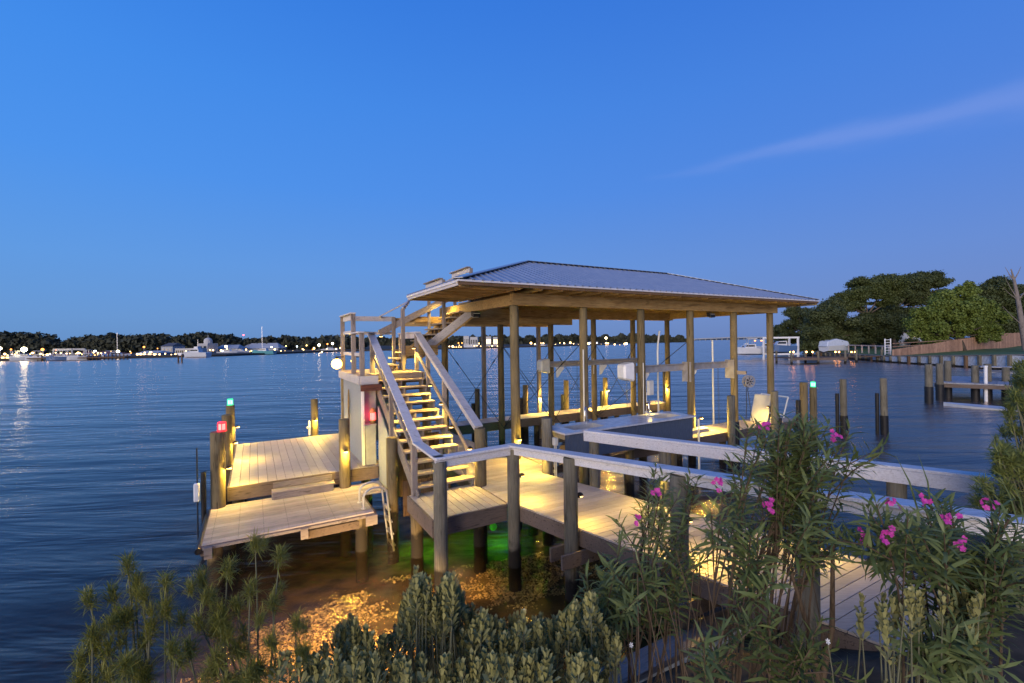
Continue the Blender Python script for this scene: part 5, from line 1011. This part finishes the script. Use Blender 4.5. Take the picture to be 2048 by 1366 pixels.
for px, py, y, c, r, lab in LMP:
    p = aty(px, py, y); t_ = thing('street_lamp', lab, 'lamp', (p.x, p.y, .5), 'lamps along the far shores'); MB().ball(p, r*.95, 10, 6).build('bulb', GLO[c], t_, True); MB().tube([(p.x, p.y, .4), (p.x, p.y, p.z-r*.5)], .09, 6).build('pole', 'bgrey', t_)

# festoons of small quay lights
QL = glow('small quay bulb', (1, .62, .22), 9)
for (x0, x1, n_, y0, yy, lab) in ((4, 215, 30, 711, 150, 'string of small warm quay lights along the left marina'), (222, 420, 20, 708, 178, 'string of small warm quay lights left of the tower house'), (430, 690, 24, 702, 226, 'string of small warm quay lights before the marina hall and parking'), (900, 1010, 14, 693, 300, 'string of small warm lights on the shore below the apartments'), (1060, 1260, 20, 689, 385, 'string of small warm lights on the shore seen through the slip')):
    a = aty(x0, y0, yy); t_ = thing('string_lights', lab, 'string lights', (a.x, a.y, .7))
    for i in range(n_):
        p = aty(x0+(x1-x0)*(i+random.uniform(-.4, .4))/n_, y0+random.uniform(-6, 3)*(1 if yy < 300 else .6), yy+random.uniform(-4, 10)); MB().ball(p, random.uniform(.14, .40)*yy/180, 8, 5).build('bulb', QL, t_, True)
# ================================================================== VEGETATION
def unit(a): return a/np.maximum(np.linalg.norm(a, axis=-1, keepdims=True), 1e-9)
LT = np.array([(0, 0), (-.5, .33), (.5, .33), (-.42, .68), (.42, .68), (0, 1.0)]); LF = np.array([(0, 2, 1), (1, 2, 4), (1, 4, 3), (3, 4, 5)])
LT2 = np.array([(0, 0), (-.28, .3), (.28, .3), (-.5, .72), (.5, .72), (0, 1.0)])
def leaves(P, D, Nn, L, Wd, curl=.15, tmpl=LT, cup=.12):
    m = len(P); S = unit(np.cross(D, Nn)); Nn = np.cross(S, D); x = tmpl[:, 0]; y = tmpl[:, 1]
    v = P[:, None, :]+S[:, None, :]*(x[None, :, None]*Wd[:, None, None])+D[:, None, :]*(y[None, :, None]*L[:, None, None])+Nn[:, None, :]*((-curl*y**2+cup*np.abs(x))[None, :, None]*L[:, None, None])
    f = LF[None]+6*np.arange(m)[:, None, None]; return v.reshape(-1, 3), f.reshape(-1, 3)
def rand_perp(D):
    r = RNG.normal(size=D.shape); return unit(r-D*np.sum(r*D, -1, keepdims=True))
class Leafer:
    def __init__(s): s.V = []; s.F = []; s.n = 0
    def add(s, v, f): s.V.append(v); s.F.append(f+s.n); s.n += len(v)
    def build(s, name, m, parent): return np_mesh(name, np.concatenate(s.V), np.concatenate(s.F), m, parent)
MT['oleaf'] = leafmat('oleander leaf', (0.10, 0.14, 0.042), (0.175, 0.21, 0.075), .45, .3); MT['seaox'] = leafmat('grey green fleshy leaf', (0.22, 0.21, 0.07), (0.34, 0.325, 0.135), .45, .15); MT['pitto'] = leafmat('yellow green shrub leaf', (0.19, 0.20, 0.035), (0.31, 0.30, 0.075), .5, .4)
MT['cedar'] = leafmat('cedar spray', (0.11, 0.14, 0.03), (0.19, 0.21, 0.055), .55, .25); MT['petal'] = leafmat('magenta petal', (0.48, 0.035, 0.28), (0.62, 0.08, 0.40), .5, .3); MT['whitepetal'] = leafmat('white petal', (0.7, 0.7, 0.65), (0.8, 0.8, 0.75), .5, .2)
MT['cane'] = wood('brown cane', (0.12, 0.085, 0.055), (0.07, 0.05, 0.033), (10, 10, 2), 6, .85, .3); MT['stemg'] = mat('grey green stem', (0.13, 0.13, 0.075), .7); MT['dry'] = leafmat('dry grass', (0.22, 0.17, 0.09), (0.13, 0.10, 0.05), .7, .1); MT['grassb'] = leafmat('green grass blade', (0.09, 0.13, 0.03), (0.14, 0.17, 0.05), .5, .3)
def bez(a, b, c, n=8): return [a*(1-t)**2+b*2*t*(1-t)+c*t*t for t in np.linspace(0, 1, n)]

def oleander(base, shape, ncane, label, flowers, seed, lean=(0, 0)):
    """shape(): a random tip position of a cane"""
    global RNG; RNG = np.random.default_rng(seed)
    t_ = thing('oleander_bush', label, 'bush', base, 'oleander bushes in the foreground'); lf = Leafer(); cn = MB(); fl = Leafer()
    tips = []
    for i in range(ncane):
        tip = np.array(shape()); b0 = np.array(base)+np.array([RNG.normal(0, .16), RNG.normal(0, .12), 0]); b0[0] += (tip[0]-base[0])*.45; b0[2] = ground_at(b0[0], b0[1])
        midp = (b0+tip)/2+np.array([(b0[0]-tip[0])*.3+RNG.normal(0, .06), RNG.normal(0, .05), .12]); path = bez(b0, midp, tip, 9); h = np.linalg.norm(tip-b0)
        cn.tube(path, [.011-.007*k/8 for k in range(9)], 6, False)
        nb = RNG.integers(2, 4)
        ends = [(path[-2], tip)]
        for k in range(nb):
            s_ = RNG.uniform(.5, .85); q = path[int(s_*8)]; e = tip+np.array([RNG.normal(0, .16), RNG.normal(0, .12), RNG.uniform(-.28, .06)]); ends.append((q, e)); cn.tube([q, (q+e)/2+np.array([0, 0, .04]), e], [.006, .005, .003], 5, False)
        for q, e in ends:
            L_ = np.linalg.norm(e-q); d = unit(e-q); run = min(L_, .42) if q is not path[-2] else .45
            n = int(run/.042); 
            for j in range(n):
                f = j/max(1, n-1); p = e-d*run*(1-f) if q is not path[-2] else None
                if p is None: ff = 1-(1-f)*run/h; idx = ff*8; a_ = min(int(idx), 7); p = path[a_]+(path[a_+1]-path[a_])*(idx-a_); dd = unit(path[a_+1]-path[a_])
                else: dd = d
                m = 3; D0 = np.repeat(dd[None], m, 0); R = rand_perp(D0[:1]); B = np.cross(dd, R[0]); ph = RNG.uniform(0, 2*PI)+np.arange(m)*2*PI/3
                rad = np.cos(ph)[:, None]*R+np.sin(ph)[:, None]*B[None]; up = .35+.75*f
                D = unit(rad*1.15+D0*up+np.array([0, 0, .05])); Nn = unit(D0*1.0-rad*.6+RNG.normal(0, .25, (m, 3)))
                L = RNG.uniform(.13, .21, m)*(1-.25*f); lf.add(*leaves(np.repeat(p[None], m, 0), D, Nn, L, L*.135, RNG.uniform(.0, .4)))
            tips.append(e)
    lf.build('foliage', 'oleaf', t_); cn.build('canes', 'cane', t_)
    for c in flowers:
        c = np.array(c); fl = Leafer()
        for k in range(RNG.integers(5, 8)):
            o = c+RNG.normal(0, .022, 3); ax_ = unit(np.array([RNG.normal(0, .7), -1.0, RNG.normal(.5, .5)])); D0 = np.repeat(ax_[None], 5, 0); R = rand_perp(D0[:1]); B = np.cross(ax_, R[0]); ph = np.arange(5)*2*PI/5
            rad = np.cos(ph)[:, None]*R+np.sin(ph)[:, None]*B[None]; D = unit(rad+D0*.35); L = RNG.uniform(.017, .025, 5); fl.add(*leaves(np.repeat(o[None], 5, 0), D, D0, L, L*.8, .2, LT2))
        fl.build('blossom', 'petal', t_)
    return t_
def tipbox(px0, px1, py0, py1, y0, y1):      # a volume given by the outline the bush has in the photograph, at its own distance
    def f():
        y = RNG.uniform(y0, y1); p = aty(RNG.uniform(px0, px1), RNG.uniform(py0, py1), y); return (p.x, p.y, p.z)
    return f
def mixtips(*fs):
    return lambda: fs[RNG.integers(len(fs))]()
P_ = lambda px, py, y: tuple(aty(px, py, y))
oleander((1.75, 3.75, ground_at(1.75, 3.75)), mixtips(tipbox(1480, 1710, 850, 960, 3.3, 3.9), tipbox(1370, 1720, 930, 1060, 3.2, 4.0), tipbox(1390, 1730, 960, 1080, 3.2, 3.8), tipbox(1540, 1650, 845, 890, 3.4, 3.7)), 27, 'tallest oleander with magenta blossoms rising over both railings', [P_(1522, 852, 3.3), P_(1438, 968, 3.3), P_(1535, 1010, 3.25), P_(1666, 872, 3.6)], 3)
oleander((1.15, 4.1, ground_at(1.15, 4.1)), mixtips(tipbox(1240, 1420, 950, 1120, 3.6, 4.3), tipbox(1210, 1360, 1060, 1200, 3.5, 4.2)), 15, 'lower oleander in front of the near railing posts', [P_(1312, 988, 3.6), P_(1275, 1036, 3.6)], 4)
oleander((3.25, 3.3, ground_at(3.25, 3.3)), mixtips(tipbox(1740, 2040, 1000, 1120, 2.9, 3.5), tipbox(1720, 2048, 1080, 1240, 2.8, 3.4), tipbox(1850, 2048, 1100, 1366, 2.6, 3.2), tipbox(1740, 1950, 1000, 1060, 2.9, 3.4)), 22, 'oleander with several magenta blossoms at the right picture edge', [P_(1780, 1002, 3.0), P_(1848, 1000, 3.05), P_(1896, 1036, 2.9), P_(1774, 1068, 2.9), P_(1912, 1088, 2.8), P_(1975, 1008, 3.0), P_(1722, 1075, 3.1)], 5)
oleander((1.45, 3.2, ground_at(1.45, 3.2)), mixtips(tipbox(1380, 1560, 1220, 1330, 2.9, 3.3), tipbox(1560, 1700, 1180, 1320, 2.9, 3.4)), 5, 'young oleander shoots beneath the boardwalk edge', [], 6)

def seaox(base, cols, label, seed, mkey='seaox', Ls=(.058, .085), wr=.42, dens=.62):
    global RNG; RNG = np.random.default_rng(seed)
    t_ = thing('coastal_shrub', label, 'bush', base, 'low coastal shrubs at the water edge'); lf = Leafer(); sm = MB()
    for tip, ln in cols:
        tip = np.array(tip); root = tip+np.array([RNG.normal(0, .07), RNG.normal(0, .05), 0]); root[2] = min(ground_at(root[0], root[1]), tip[2]-ln-.1); midp = (tip+root)/2+np.array([RNG.normal(0, .03), RNG.normal(0, .03), 0]); path = bez(root, midp, tip, 6); sm.tube(path, [.007, .007, .006, .005, .004, .003], 5, False)
        n = int(ln/.020*dens)
        for j in range(n):
            f = j/max(1, n-1); dd = unit(tip-midp); p = tip-dd*(1-f)*ln; m = 5; D0 = np.repeat(dd[None], m, 0); R = rand_perp(D0[:1]); B = np.cross(dd, R[0]); ph = RNG.uniform(0, 2*PI)+np.arange(m)*2*PI/m
            rad = np.cos(ph)[:, None]*R+np.sin(ph)[:, None]*B[None]; D = unit(rad*(1.15-.55*f)*(.75+.45*math.sin(f*9))+D0*(.65+.6*f)+RNG.normal(0, .14, (m, 3))); Nn = unit(D0-rad*.5)
            L = RNG.uniform(*Ls, m)*(1-.15*f); lf.add(*leaves(p[None]+rad*.008, D, Nn, L, L*wr, -.15, LT2, .2))
    lf.build('foliage', mkey, t_); sm.build('stems', 'stemg', t_); return t_
def columns(n, px0, px1, top, y0, y1, ln=(.10, .26), seed=0):
    r = np.random.default_rng(seed); out = []
    for i in range(n):
        y = r.uniform(y0, y1); px = r.uniform(px0, px1); t0 = top(px); py = t0+abs(r.normal(0, 1))*75 if i > n*.25 else t0+r.uniform(-8, 22)
        p = aty(px, min(py, 1420), y); out.append(((p.x, p.y, p.z), r.uniform(*ln)))
    return out
prof1 = lambda x: np.interp(x, (600, 640, 700, 760, 790, 830, 870, 900, 960, 1010, 1060, 1110), (1330, 1290, 1245, 1290, 1260, 1150, 1180, 1160, 1230, 1250, 1240, 1260))
prof2 = lambda x: np.interp(x, (1040, 1090, 1140, 1190, 1240), (1260, 1250, 1225, 1190, 1290))
seaox((-1.0, 3.6, ground_at(-1, 3.6)), columns(150, 610, 860, prof1, 3.2, 3.9, seed=1), 'grey green fleshy-leaved shrub left of the landing post', 21)
seaox((-.2, 3.6, ground_at(-.2, 3.6)), columns(170, 830, 1090, prof1, 3.1, 3.8, seed=2), 'grey green fleshy-leaved shrub in the middle of the bottom edge', 22)
seaox((.5, 3.5, ground_at(.5, 3.5)), columns(130, 1040, 1240, prof2, 3.2, 3.9, seed=3), 'grey green fleshy-leaved shrub beside the seawall cap', 23)
seaox((-.3, 2.9, ground_at(-.3, 2.9)), columns(120, 560, 1220, lambda x: 1320, 2.7, 3.1, seed=4), 'nearest low shrub row along the bottom edge', 24)
seaox((2.9, 2.9, ground_at(2.9, 2.9)), columns(34, 1720, 1960, lambda x: 1190, 2.7, 3.2, seed=5), 'pale broad-leaved shrub under the right oleander', 25, Ls=(.05, .08), wr=.42, dens=.7)
# wind-blown feathery shrub at the lower left
def feathery(base, tips, label, seed, mkey='pitto', L=(.04, .095), n=430, rad_=.16, name='feathery_shrub', group='feathery shrubs', w=.024):
    global RNG; RNG = np.random.default_rng(seed)
    t_ = thing(name, label, 'bush', base, group); lf = Leafer(); sm = MB()
    for tip in tips:
        tip = np.array(tip); b0 = np.array(base)+np.array([RNG.normal(0, .12)+(tip[0]-base[0])*.3, RNG.normal(0, .1), 0]); b0[2] = min(ground_at(b0[0], b0[1]), base[2]+.3); midp = (b0+tip)/2+np.array([(tip[0]-b0[0])*-.3+RNG.normal(0, .1), 0, -.05]); path = bez(b0, midp, tip, 9); sm.tube(path, [.014-.010*k/8 for k in range(9)], 6, False)
        pa = np.array(path); dd1 = unit(pa[-1]-pa[-3])
        for q0, sc_ in [(pa[-1], 1.0)]+[(pa[-1]-dd1*RNG.uniform(.06, .22)+RNG.normal(0, .05, 3), RNG.uniform(.5, .8)) for _ in range(1)]:
            m = int(n*sc_*.6); f = RNG.uniform(0, 1, m); dd = dd1[None].repeat(m, 0); R = rand_perp(dd); p = q0-dd*(1-f)[:, None]*rad_*sc_*.55+RNG.normal(0, .012, (m, 3))
            D = unit(unit(RNG.normal(size=(m, 3)))*1.0+dd*.55+np.array([.25, 0, .05])); LL = RNG.uniform(*L, m)*(.7+.4*sc_); lf.add(*leaves(p, D, unit(dd-R*.3), LL, LL*w*2.2, .05, LT))
    lf.build('foliage', mkey, t_); sm.build('stems', 'stemg', t_); return t_
def tips(lst): return [tuple(aty(x, y, d)) for x, y, d in lst]
r_ = np.random.default_rng(9)
T1 = [(255, 1125, 2.9), (225, 1180, 2.9), (175, 1190, 2.8), (330, 1155, 2.9), (270, 1170, 2.9), (185, 1260, 2.7), (250, 1230, 2.8), (215, 1290, 2.7), (300, 1250, 2.8), (330, 1210, 2.85), (160, 1310, 2.7), (250, 1320, 2.6), (345, 1290, 2.7)]
T2 = [(400, 1150, 3.0), (420, 1190, 3.0), (455, 1130, 3.0), (510, 1080, 3.1), (560, 1105, 3.1), (470, 1205, 3.0), (440, 1240, 2.9), (395, 1240, 2.9), (500, 1170, 3.0), (375, 1290, 2.8), (430, 1310, 2.8), (590, 1240, 3.1), (520, 1330, 2.9), (600, 1300, 3.0), (470, 1290, 2.9)]
T1 += [(x+r_.uniform(-40, 40), y+r_.uniform(40, 110), d-.05) for x, y, d in T1[::2]]; T2 += [(x+r_.uniform(-40, 40), y+r_.uniform(40, 110), d-.05) for x, y, d in T2[::2]]
feathery((-2.1, 2.6, ground_at(-2.1, 2.6)), tips(T1), 'yellow green feathery shrub at the lower left over the dark water', 31)
feathery((-1.6, 2.9, ground_at(-1.6, 2.9)), tips(T2), 'yellow green feathery shrub below the low platform', 32)
r_ = np.random.default_rng(12)
def cedar_tips(n):
    out = []
    for i in range(n):
        y = r_.uniform(730, 1050); f = (y-730)/320; x = r_.uniform(2030-100*math.sin(min(1, f)*PI*.6)*f, 2150); out.append((x, y, r_.uniform(4.2, 5.2)))
    return out
feathery((5.6, 4.6, ground_at(5.6, 4.6)), tips(cedar_tips(230)), 'dense yellow green conifer shrub at the right picture edge', 33, 'cedar', (.05, .10), 150, .16, 'conifer_shrub', w=.04)
# dry canes, grass blades and a few white wildflowers
dc = thing('dry_canes', 'tangle of bare brown canes below the boardwalk edge', 'canes', (1.4, 3.6, ground_at(1.4, 3.6))); m_ = MB()
for i in range(60):
    px = r_.uniform(1230, 1640); y = r_.uniform(3.3, 4.2); tp = aty(px, r_.uniform(1090, 1260), y); bx_ = tp.x+r_.normal(0, .22); b0 = Vector((bx_, y+r_.normal(0, .1), ground_at(bx_, y)-.02)); m_.tube([b0, b0.lerp(tp, .5)+Vector((r_.normal(0, .05), 0, .03)), tp], [.006, .005, .003], 5, False)
m_.tube([Vector((2.42, 3.62, .6)), Vector((2.40, 3.6, 1.3)), Vector((2.30, 3.55, 1.75)), Vector((2.12, 3.5, 2.3))], [.034, .030, .022, .012], 8, False); m_.tube([Vector((2.40, 3.6, 1.3)), Vector((2.50, 3.6, 1.8)), Vector((2.48, 3.55, 2.5))], [.024, .020, .012], 8, False)
m_.build('stems', 'cane', dc)
gr = thing('tall_grass', 'arching green grass blades over the shrubs by the post', 'grass plant', (.6, 3.7, ground_at(.6, 3.7))); lf = Leafer()
for i in range(26):
    a = np.array(aty(r_.uniform(1060, 1130), 1300, 3.6)); b = np.array(aty(r_.uniform(1150, 1220), r_.uniform(1175, 1230), 3.6)); d = unit(b-a); L = np.linalg.norm(b-a); lf.add(*leaves(a[None], d[None], np.array([[0, -.6, .8]]), np.array([L]), np.array([.014]), .12, LT))
for (x0, y0, x1, y1) in ((1835, 1080, 1818, 925), (1850, 1080, 1862, 925), (2030, 1090, 2022, 960), (1868, 1366, 1875, 1290), (2040, 1060, 2044, 980)):
    a, b = np.array(aty(x0, y0, 3.2)), np.array(aty(x1, y1, 3.2)); d = unit(b-a); L = np.linalg.norm(b-a); lf.add(*leaves(a[None], d[None], np.array([[0.3, -1, .2]]), np.array([L*1.1]), np.array([.02]), .15, LT))
lf.build('blades', 'grassb', gr)
for i, (px, py, y, lab) in enumerate(((1655, 1283, 2.9, 'white wildflower beside the boardwalk post at the bottom'), (1048, 1222, 3.5, 'white wildflower among the grass blades'), (1262, 1290, 3.4, 'tiny white wildflower beside the seawall cap'))):
    c = np.array(aty(px, py, y)); t_ = thing('wildflower', lab, 'flower', (c[0], c[1], ground_at(c[0], c[1])), 'white wildflowers'); fl = Leafer(); D0 = np.repeat(unit(np.array([[.3, -1, .5]])), 6, 0); R = rand_perp(D0[:1]); B = np.cross(D0[0], R[0]); ph = np.arange(6)*2*PI/6; rad = np.cos(ph)[:, None]*R+np.sin(ph)[:, None]*B[None]
    fl.add(*leaves(np.repeat(c[None], 6, 0), unit(rad+D0*.3), D0, np.full(6, .02), np.full(6, .011), .1, LT2)); fl.build('petals', 'whitepetal', t_); MB().tube([Vector((c[0]+.06, c[1], ground_at(c[0], c[1]))), Vector(c)+Vector((.03, 0, -.2)), Vector(c)], .0035, 5, False).build('stem', 'stemg', t_)

# ================================================================== TREES
def quads(P, S, nrm_bias=None):
    m = len(P); A = unit(RNG.normal(size=(m, 3))); 
    if nrm_bias is not None: A = unit(A+nrm_bias)
    T = rand_perp(A); B = np.cross(A, T); S = S[:, None]; v = np.stack([P-T*S-B*S*.6, P+T*S-B*S*.6, P+T*S*.7+B*S*.6, P-T*S*.7+B*S*.6], 1); return v.reshape(-1, 3), (np.arange(m)[:, None]*4+np.arange(4)[None])
MT['tdark'] = leafmat('dark evergreen foliage', (0.042, 0.058, 0.019), (0.078, 0.096, 0.034), .6, .15); MT['tmid'] = leafmat('mid green foliage', (0.05, 0.068, 0.018), (0.085, 0.105, 0.03), .6, .2); MT['tlight'] = leafmat('yellow green foliage', (0.10, 0.145, 0.025), (0.165, 0.21, 0.045), .6, .25); MT['bark'] = wood('grey brown bark', (0.14, 0.11, 0.085), (0.07, 0.055, 0.042), (8, 8, 1.5), 1.2, .9, .5); MT['deadbark'] = wood('bleached dead wood', (0.22, 0.19, 0.17), (0.14, 0.12, 0.11), (8, 8, 1.5), 1.2, .9, .4); MT['farwood'] = leafmat('far dark woods', (0.038, 0.042, 0.026), (0.065, 0.070, 0.042), .8, .1)
def tree(px, y, clumps, trunk, mkey, label, seed, nq=1000, qs=.17, flat=.75, group='trees on the right bank', name='shore_tree'):
    """clumps: (px, py, radius in m, depth offset); trunk: px at foot and px, py at fork"""
    global RNG; RNG = np.random.default_rng(seed)
    b = aty(trunk[0], 700, y); b.z = LZ(b.x, b.y)-.2; f = aty(trunk[1], trunk[2], y); t_ = thing(name, label, 'tree', tuple(b), group); m_ = MB(); Vs, Fs, n = [], [], 0
    m_.tube([b, b.lerp(f, .5)+Vector((.15, 0, 0)), f], [.42, .33, .25], 10)
    for cx, cy, r, dz in clumps:
        c = aty(cx, cy, y); c.y += dz; m_.tube([f, f.lerp(c, .5)+Vector((0, 0, -.3)), c], [.17, .11, .04], 6, False); 
        k = max(5, int(r*4.0))
        for j in range(k):
            d = unit(RNG.normal(size=3)); cc = np.array(c)+d*r*RNG.uniform(.5, .95)*np.array([1, 1, flat]); rr = r*RNG.uniform(.20, .48); m = int(nq*rr*rr*.55)+30
            D = unit(RNG.normal(size=(m, 3))); P = cc+D*rr*np.clip(RNG.normal(.85, .28, (m, 1)), .2, 1.7)*np.array([1, 1, flat]); v, q = quads(P, RNG.uniform(.5, 1.2, m)*qs, D*.8+np.array([0, 0, .5])); Vs.append(v); Fs.append(q+n); n += len(v)
    np_mesh('crown', np.concatenate(Vs), np.concatenate(Fs), mkey, t_); m_.build('trunk', 'bark', t_, True); return t_
tree(1600, 112, [(1598, 625, 2.6, 0), (1590, 650, 2.6, 1), (1570, 662, 2.4, 2), (1612, 640, 3, 1), (1562, 672, 2.0, 0), (1580, 680, 2.2, 1), (1604, 672, 2.6, 0)], (1608, 1600, 665), 'tdark', 'small dark pine standing at the left end of the right bank trees', 41)
tree(1640, 95, [(1640, 630, 3.6, 0), (1660, 650, 3.6, 1), (1625, 660, 3.2, -1), (1650, 680, 3.2, 0), (1690, 650, 3.6, 1), (1680, 620, 3.0, 2), (1620, 690, 2.4, 0), (1700, 670, 2.6, 0), (1665, 690, 2.6, -1)], (1640, 1645, 670), 'tdark', 'dense dark oak overhanging the torch dock', 42)
tree(1745, 100, [(1700, 588, 3.4, 0), (1735, 572, 3.8, 1), (1770, 570, 3.8, 0), (1690, 612, 3.0, -1), (1720, 605, 3.0, 1), (1755, 598, 3.0, 0), (1680, 598, 2.4, 0), (1790, 590, 3.0, 0)], (1748, 1735, 630), 'tmid', 'tall umbrella-crowned pine rising above the covered boat', 43, flat=.55)
tree(1800, 108, [(1820, 568, 3.8, 0), (1850, 562, 3.8, 1), (1880, 575, 3.4, 0), (1805, 590, 3.2, 0), (1840, 595, 3.4, 1), (1890, 600, 3.0, 0), (1775, 620, 3.4, 1), (1810, 630, 3.6, 0), (1850, 630, 3.6, 2)], (1765, 1790, 620), 'tdark', 'broad umbrella pine right of the tallest one', 44, flat=.6)
tree(1760, 98, [(1740, 640, 3.0, 1), (1770, 650, 3.4, 2), (1800, 655, 3.4, 2), (1720, 655, 2.8, 2), (1785, 672, 2.6, 2), (1750, 675, 2.2, 3)], (1790, 1785, 665), 'tdark', 'low dark understorey tree before the pale house', 45)
tree(1915, 78, [(1850, 640, 2.4, 0), (1870, 615, 2.6, 0), (1900, 600, 2.6, 1), (1935, 595, 2.6, 0), (1965, 620, 2.6, 0), (1990, 640, 2.4, 0), (1880, 645, 2.6, -1), (1920, 630, 2.8, -1), (1950, 650, 2.6, 0), (1838, 662, 1.8, 0), (1905, 660, 2.4, 0), (1985, 665, 2.2, 1), (1870, 665, 2.0, 0), (1930, 580, 1.6, 0)], (1928, 1915, 670), 'tlight', 'bright yellow green spreading tree before the cedar fence', 46, qs=.17, nq=1150)
tree(1990, 100, [(1975, 585, 3.0, 0), (2000, 575, 3.0, 0), (2010, 610, 3.6, 1), (2040, 620, 4, 1), (1960, 610, 3.2, 0), (2050, 590, 3, 0), (2030, 650, 4, 0), (1980, 640, 4, 1), (2060, 660, 4, 1)], (2000, 2000, 650), 'tdark', 'dark tree behind the bright one and the dead trunk', 47)
tree(1860, 120, [(1700, 660, 4, 0), (1760, 665, 4, 0), (1830, 655, 4, 0), (1880, 640, 4.4, 0), (1930, 650, 4.4, 0), (1660, 670, 3.6, 0), (1800, 690, 3, 0), (1880, 685, 3, 0)], (1830, 1830, 670), 'tdark', 'wide dark hedge-like tree behind the house', 48, nq=500, qs=.3)
tree(1950, 106, [(1840, 690, 2.4, 0), (1870, 688, 2.6, 0), (1905, 686, 2.8, 0), (1940, 684, 2.8, 0), (1975, 682, 2.8, 0), (2010, 680, 2.8, 0), (2045, 676, 3, 0)], (1950, 1950, 690), 'tdark', 'low dark hedge of shrubs behind the cedar fence', 49, nq=500, qs=.25)
tree(1700, 112, [(1615, 688, 2.4, 0), (1650, 684, 2.8, 0), (1690, 684, 2.8, 0), (1730, 684, 2.8, 0), (1770, 684, 2.8, 0), (1810, 684, 2.6, 0)], (1700, 1700, 690), 'tdark', 'low dark undergrowth behind the covered boat', 50, nq=500, qs=.25)
dt = thing('dead_tree', 'bare bleached dead tree leaning at the right edge', 'tree', tuple(aty(2046, 690, 70))); m_ = MB(); 
pt = [aty(x, y, 70) for x, y in ((2052, 700), (2044, 650), (2036, 600), (2028, 560), (2022, 538))]; m_.tube(pt, [.42, .36, .28, .18, .06], 9)
for (a, b, c) in ((3, (2010, 534), .05), (3, (2042, 533), .06), (2, (2010, 555), .05), (2, (2055, 575), .07), (1, (2060, 592), .08), (2, (2006, 575), .04), (1, (2005, 612), .05), (3, (2016, 548), .04), (1, (2065, 630), .07)):
    e = aty(*b, 70); m_.tube([pt[a], pt[a].lerp(e, .55)+Vector((0, 0, -.15)), e], [c*1.7, c, c*.4], 6, False)
m_.build('trunk', 'deadbark', dt, True)
# far woods that read as one mass
def woods(prof_, y, name, label, seed, step=3.2, base=700, qs=.9):
    global RNG; RNG = np.random.default_rng(seed); Vs, Fs, n = [], [], 0
    xs = np.arange(prof_[0][0], prof_[-1][0], step)
    for x in xs:
        yy = y(x) if callable(y) else y; ty = np.interp(x, [p[0] for p in prof_], [p[1] for p in prof_])
        ty += -1+2.2*math.sin(x*.21+seed)+1.6*math.sin(x*.47)
        top = aty(x, ty, yy); h = max(2.0, top.z-.5); r = min(h*.5, 3.4*yy/220); 
        for k in range(3):
            c = np.array([top.x+RNG.normal(0, r*.5), top.y+RNG.uniform(0, 6), top.z-r*(.7+.9*k)]); 
            if c[2] < .3: continue
            m = 90; D = unit(RNG.normal(size=(m, 3))); P = c+D*r*RNG.uniform(.75, 1.05, (m, 1)); v, q = quads(P, RNG.uniform(.5, 1.2, m)*qs*yy/220, D*1.2); Vs.append(v); Fs.append(q+n); n += len(v)
    o = np_mesh(name, np.concatenate(Vs), np.concatenate(Fs), 'farwood'); o['kind'] = 'stuff'; o['label'] = label; o['category'] = 'woods'; return o
woods([(-60, 672), (0, 671), (40, 672), (75, 676), (95, 688), (112, 694), (130, 684), (150, 681), (180, 676), (210, 672), (240, 678), (280, 677), (310, 674), (340, 680), (360, 677), (395, 670), (430, 675), (460, 680), (490, 684), (520, 681), (560, 678), (600, 681), (640, 681), (665, 675), (690, 680), (720, 684)], lambda x: 225+max(0, x-300)*.12, 'treeline', 'dark woods along the far left shore', 51)
woods([(700, 684), (760, 680), (830, 682), (880, 679), (920, 678), (960, 677), (1010, 676), (1050, 677), (1100, 676), (1150, 674), (1200, 677), (1260, 674), (1320, 676), (1360, 677), (1380, 682)], lambda x: 430+max(0, x-1000)*.45, 'treeline', 'dark woods on the far shore seen through the boathouse', 52)
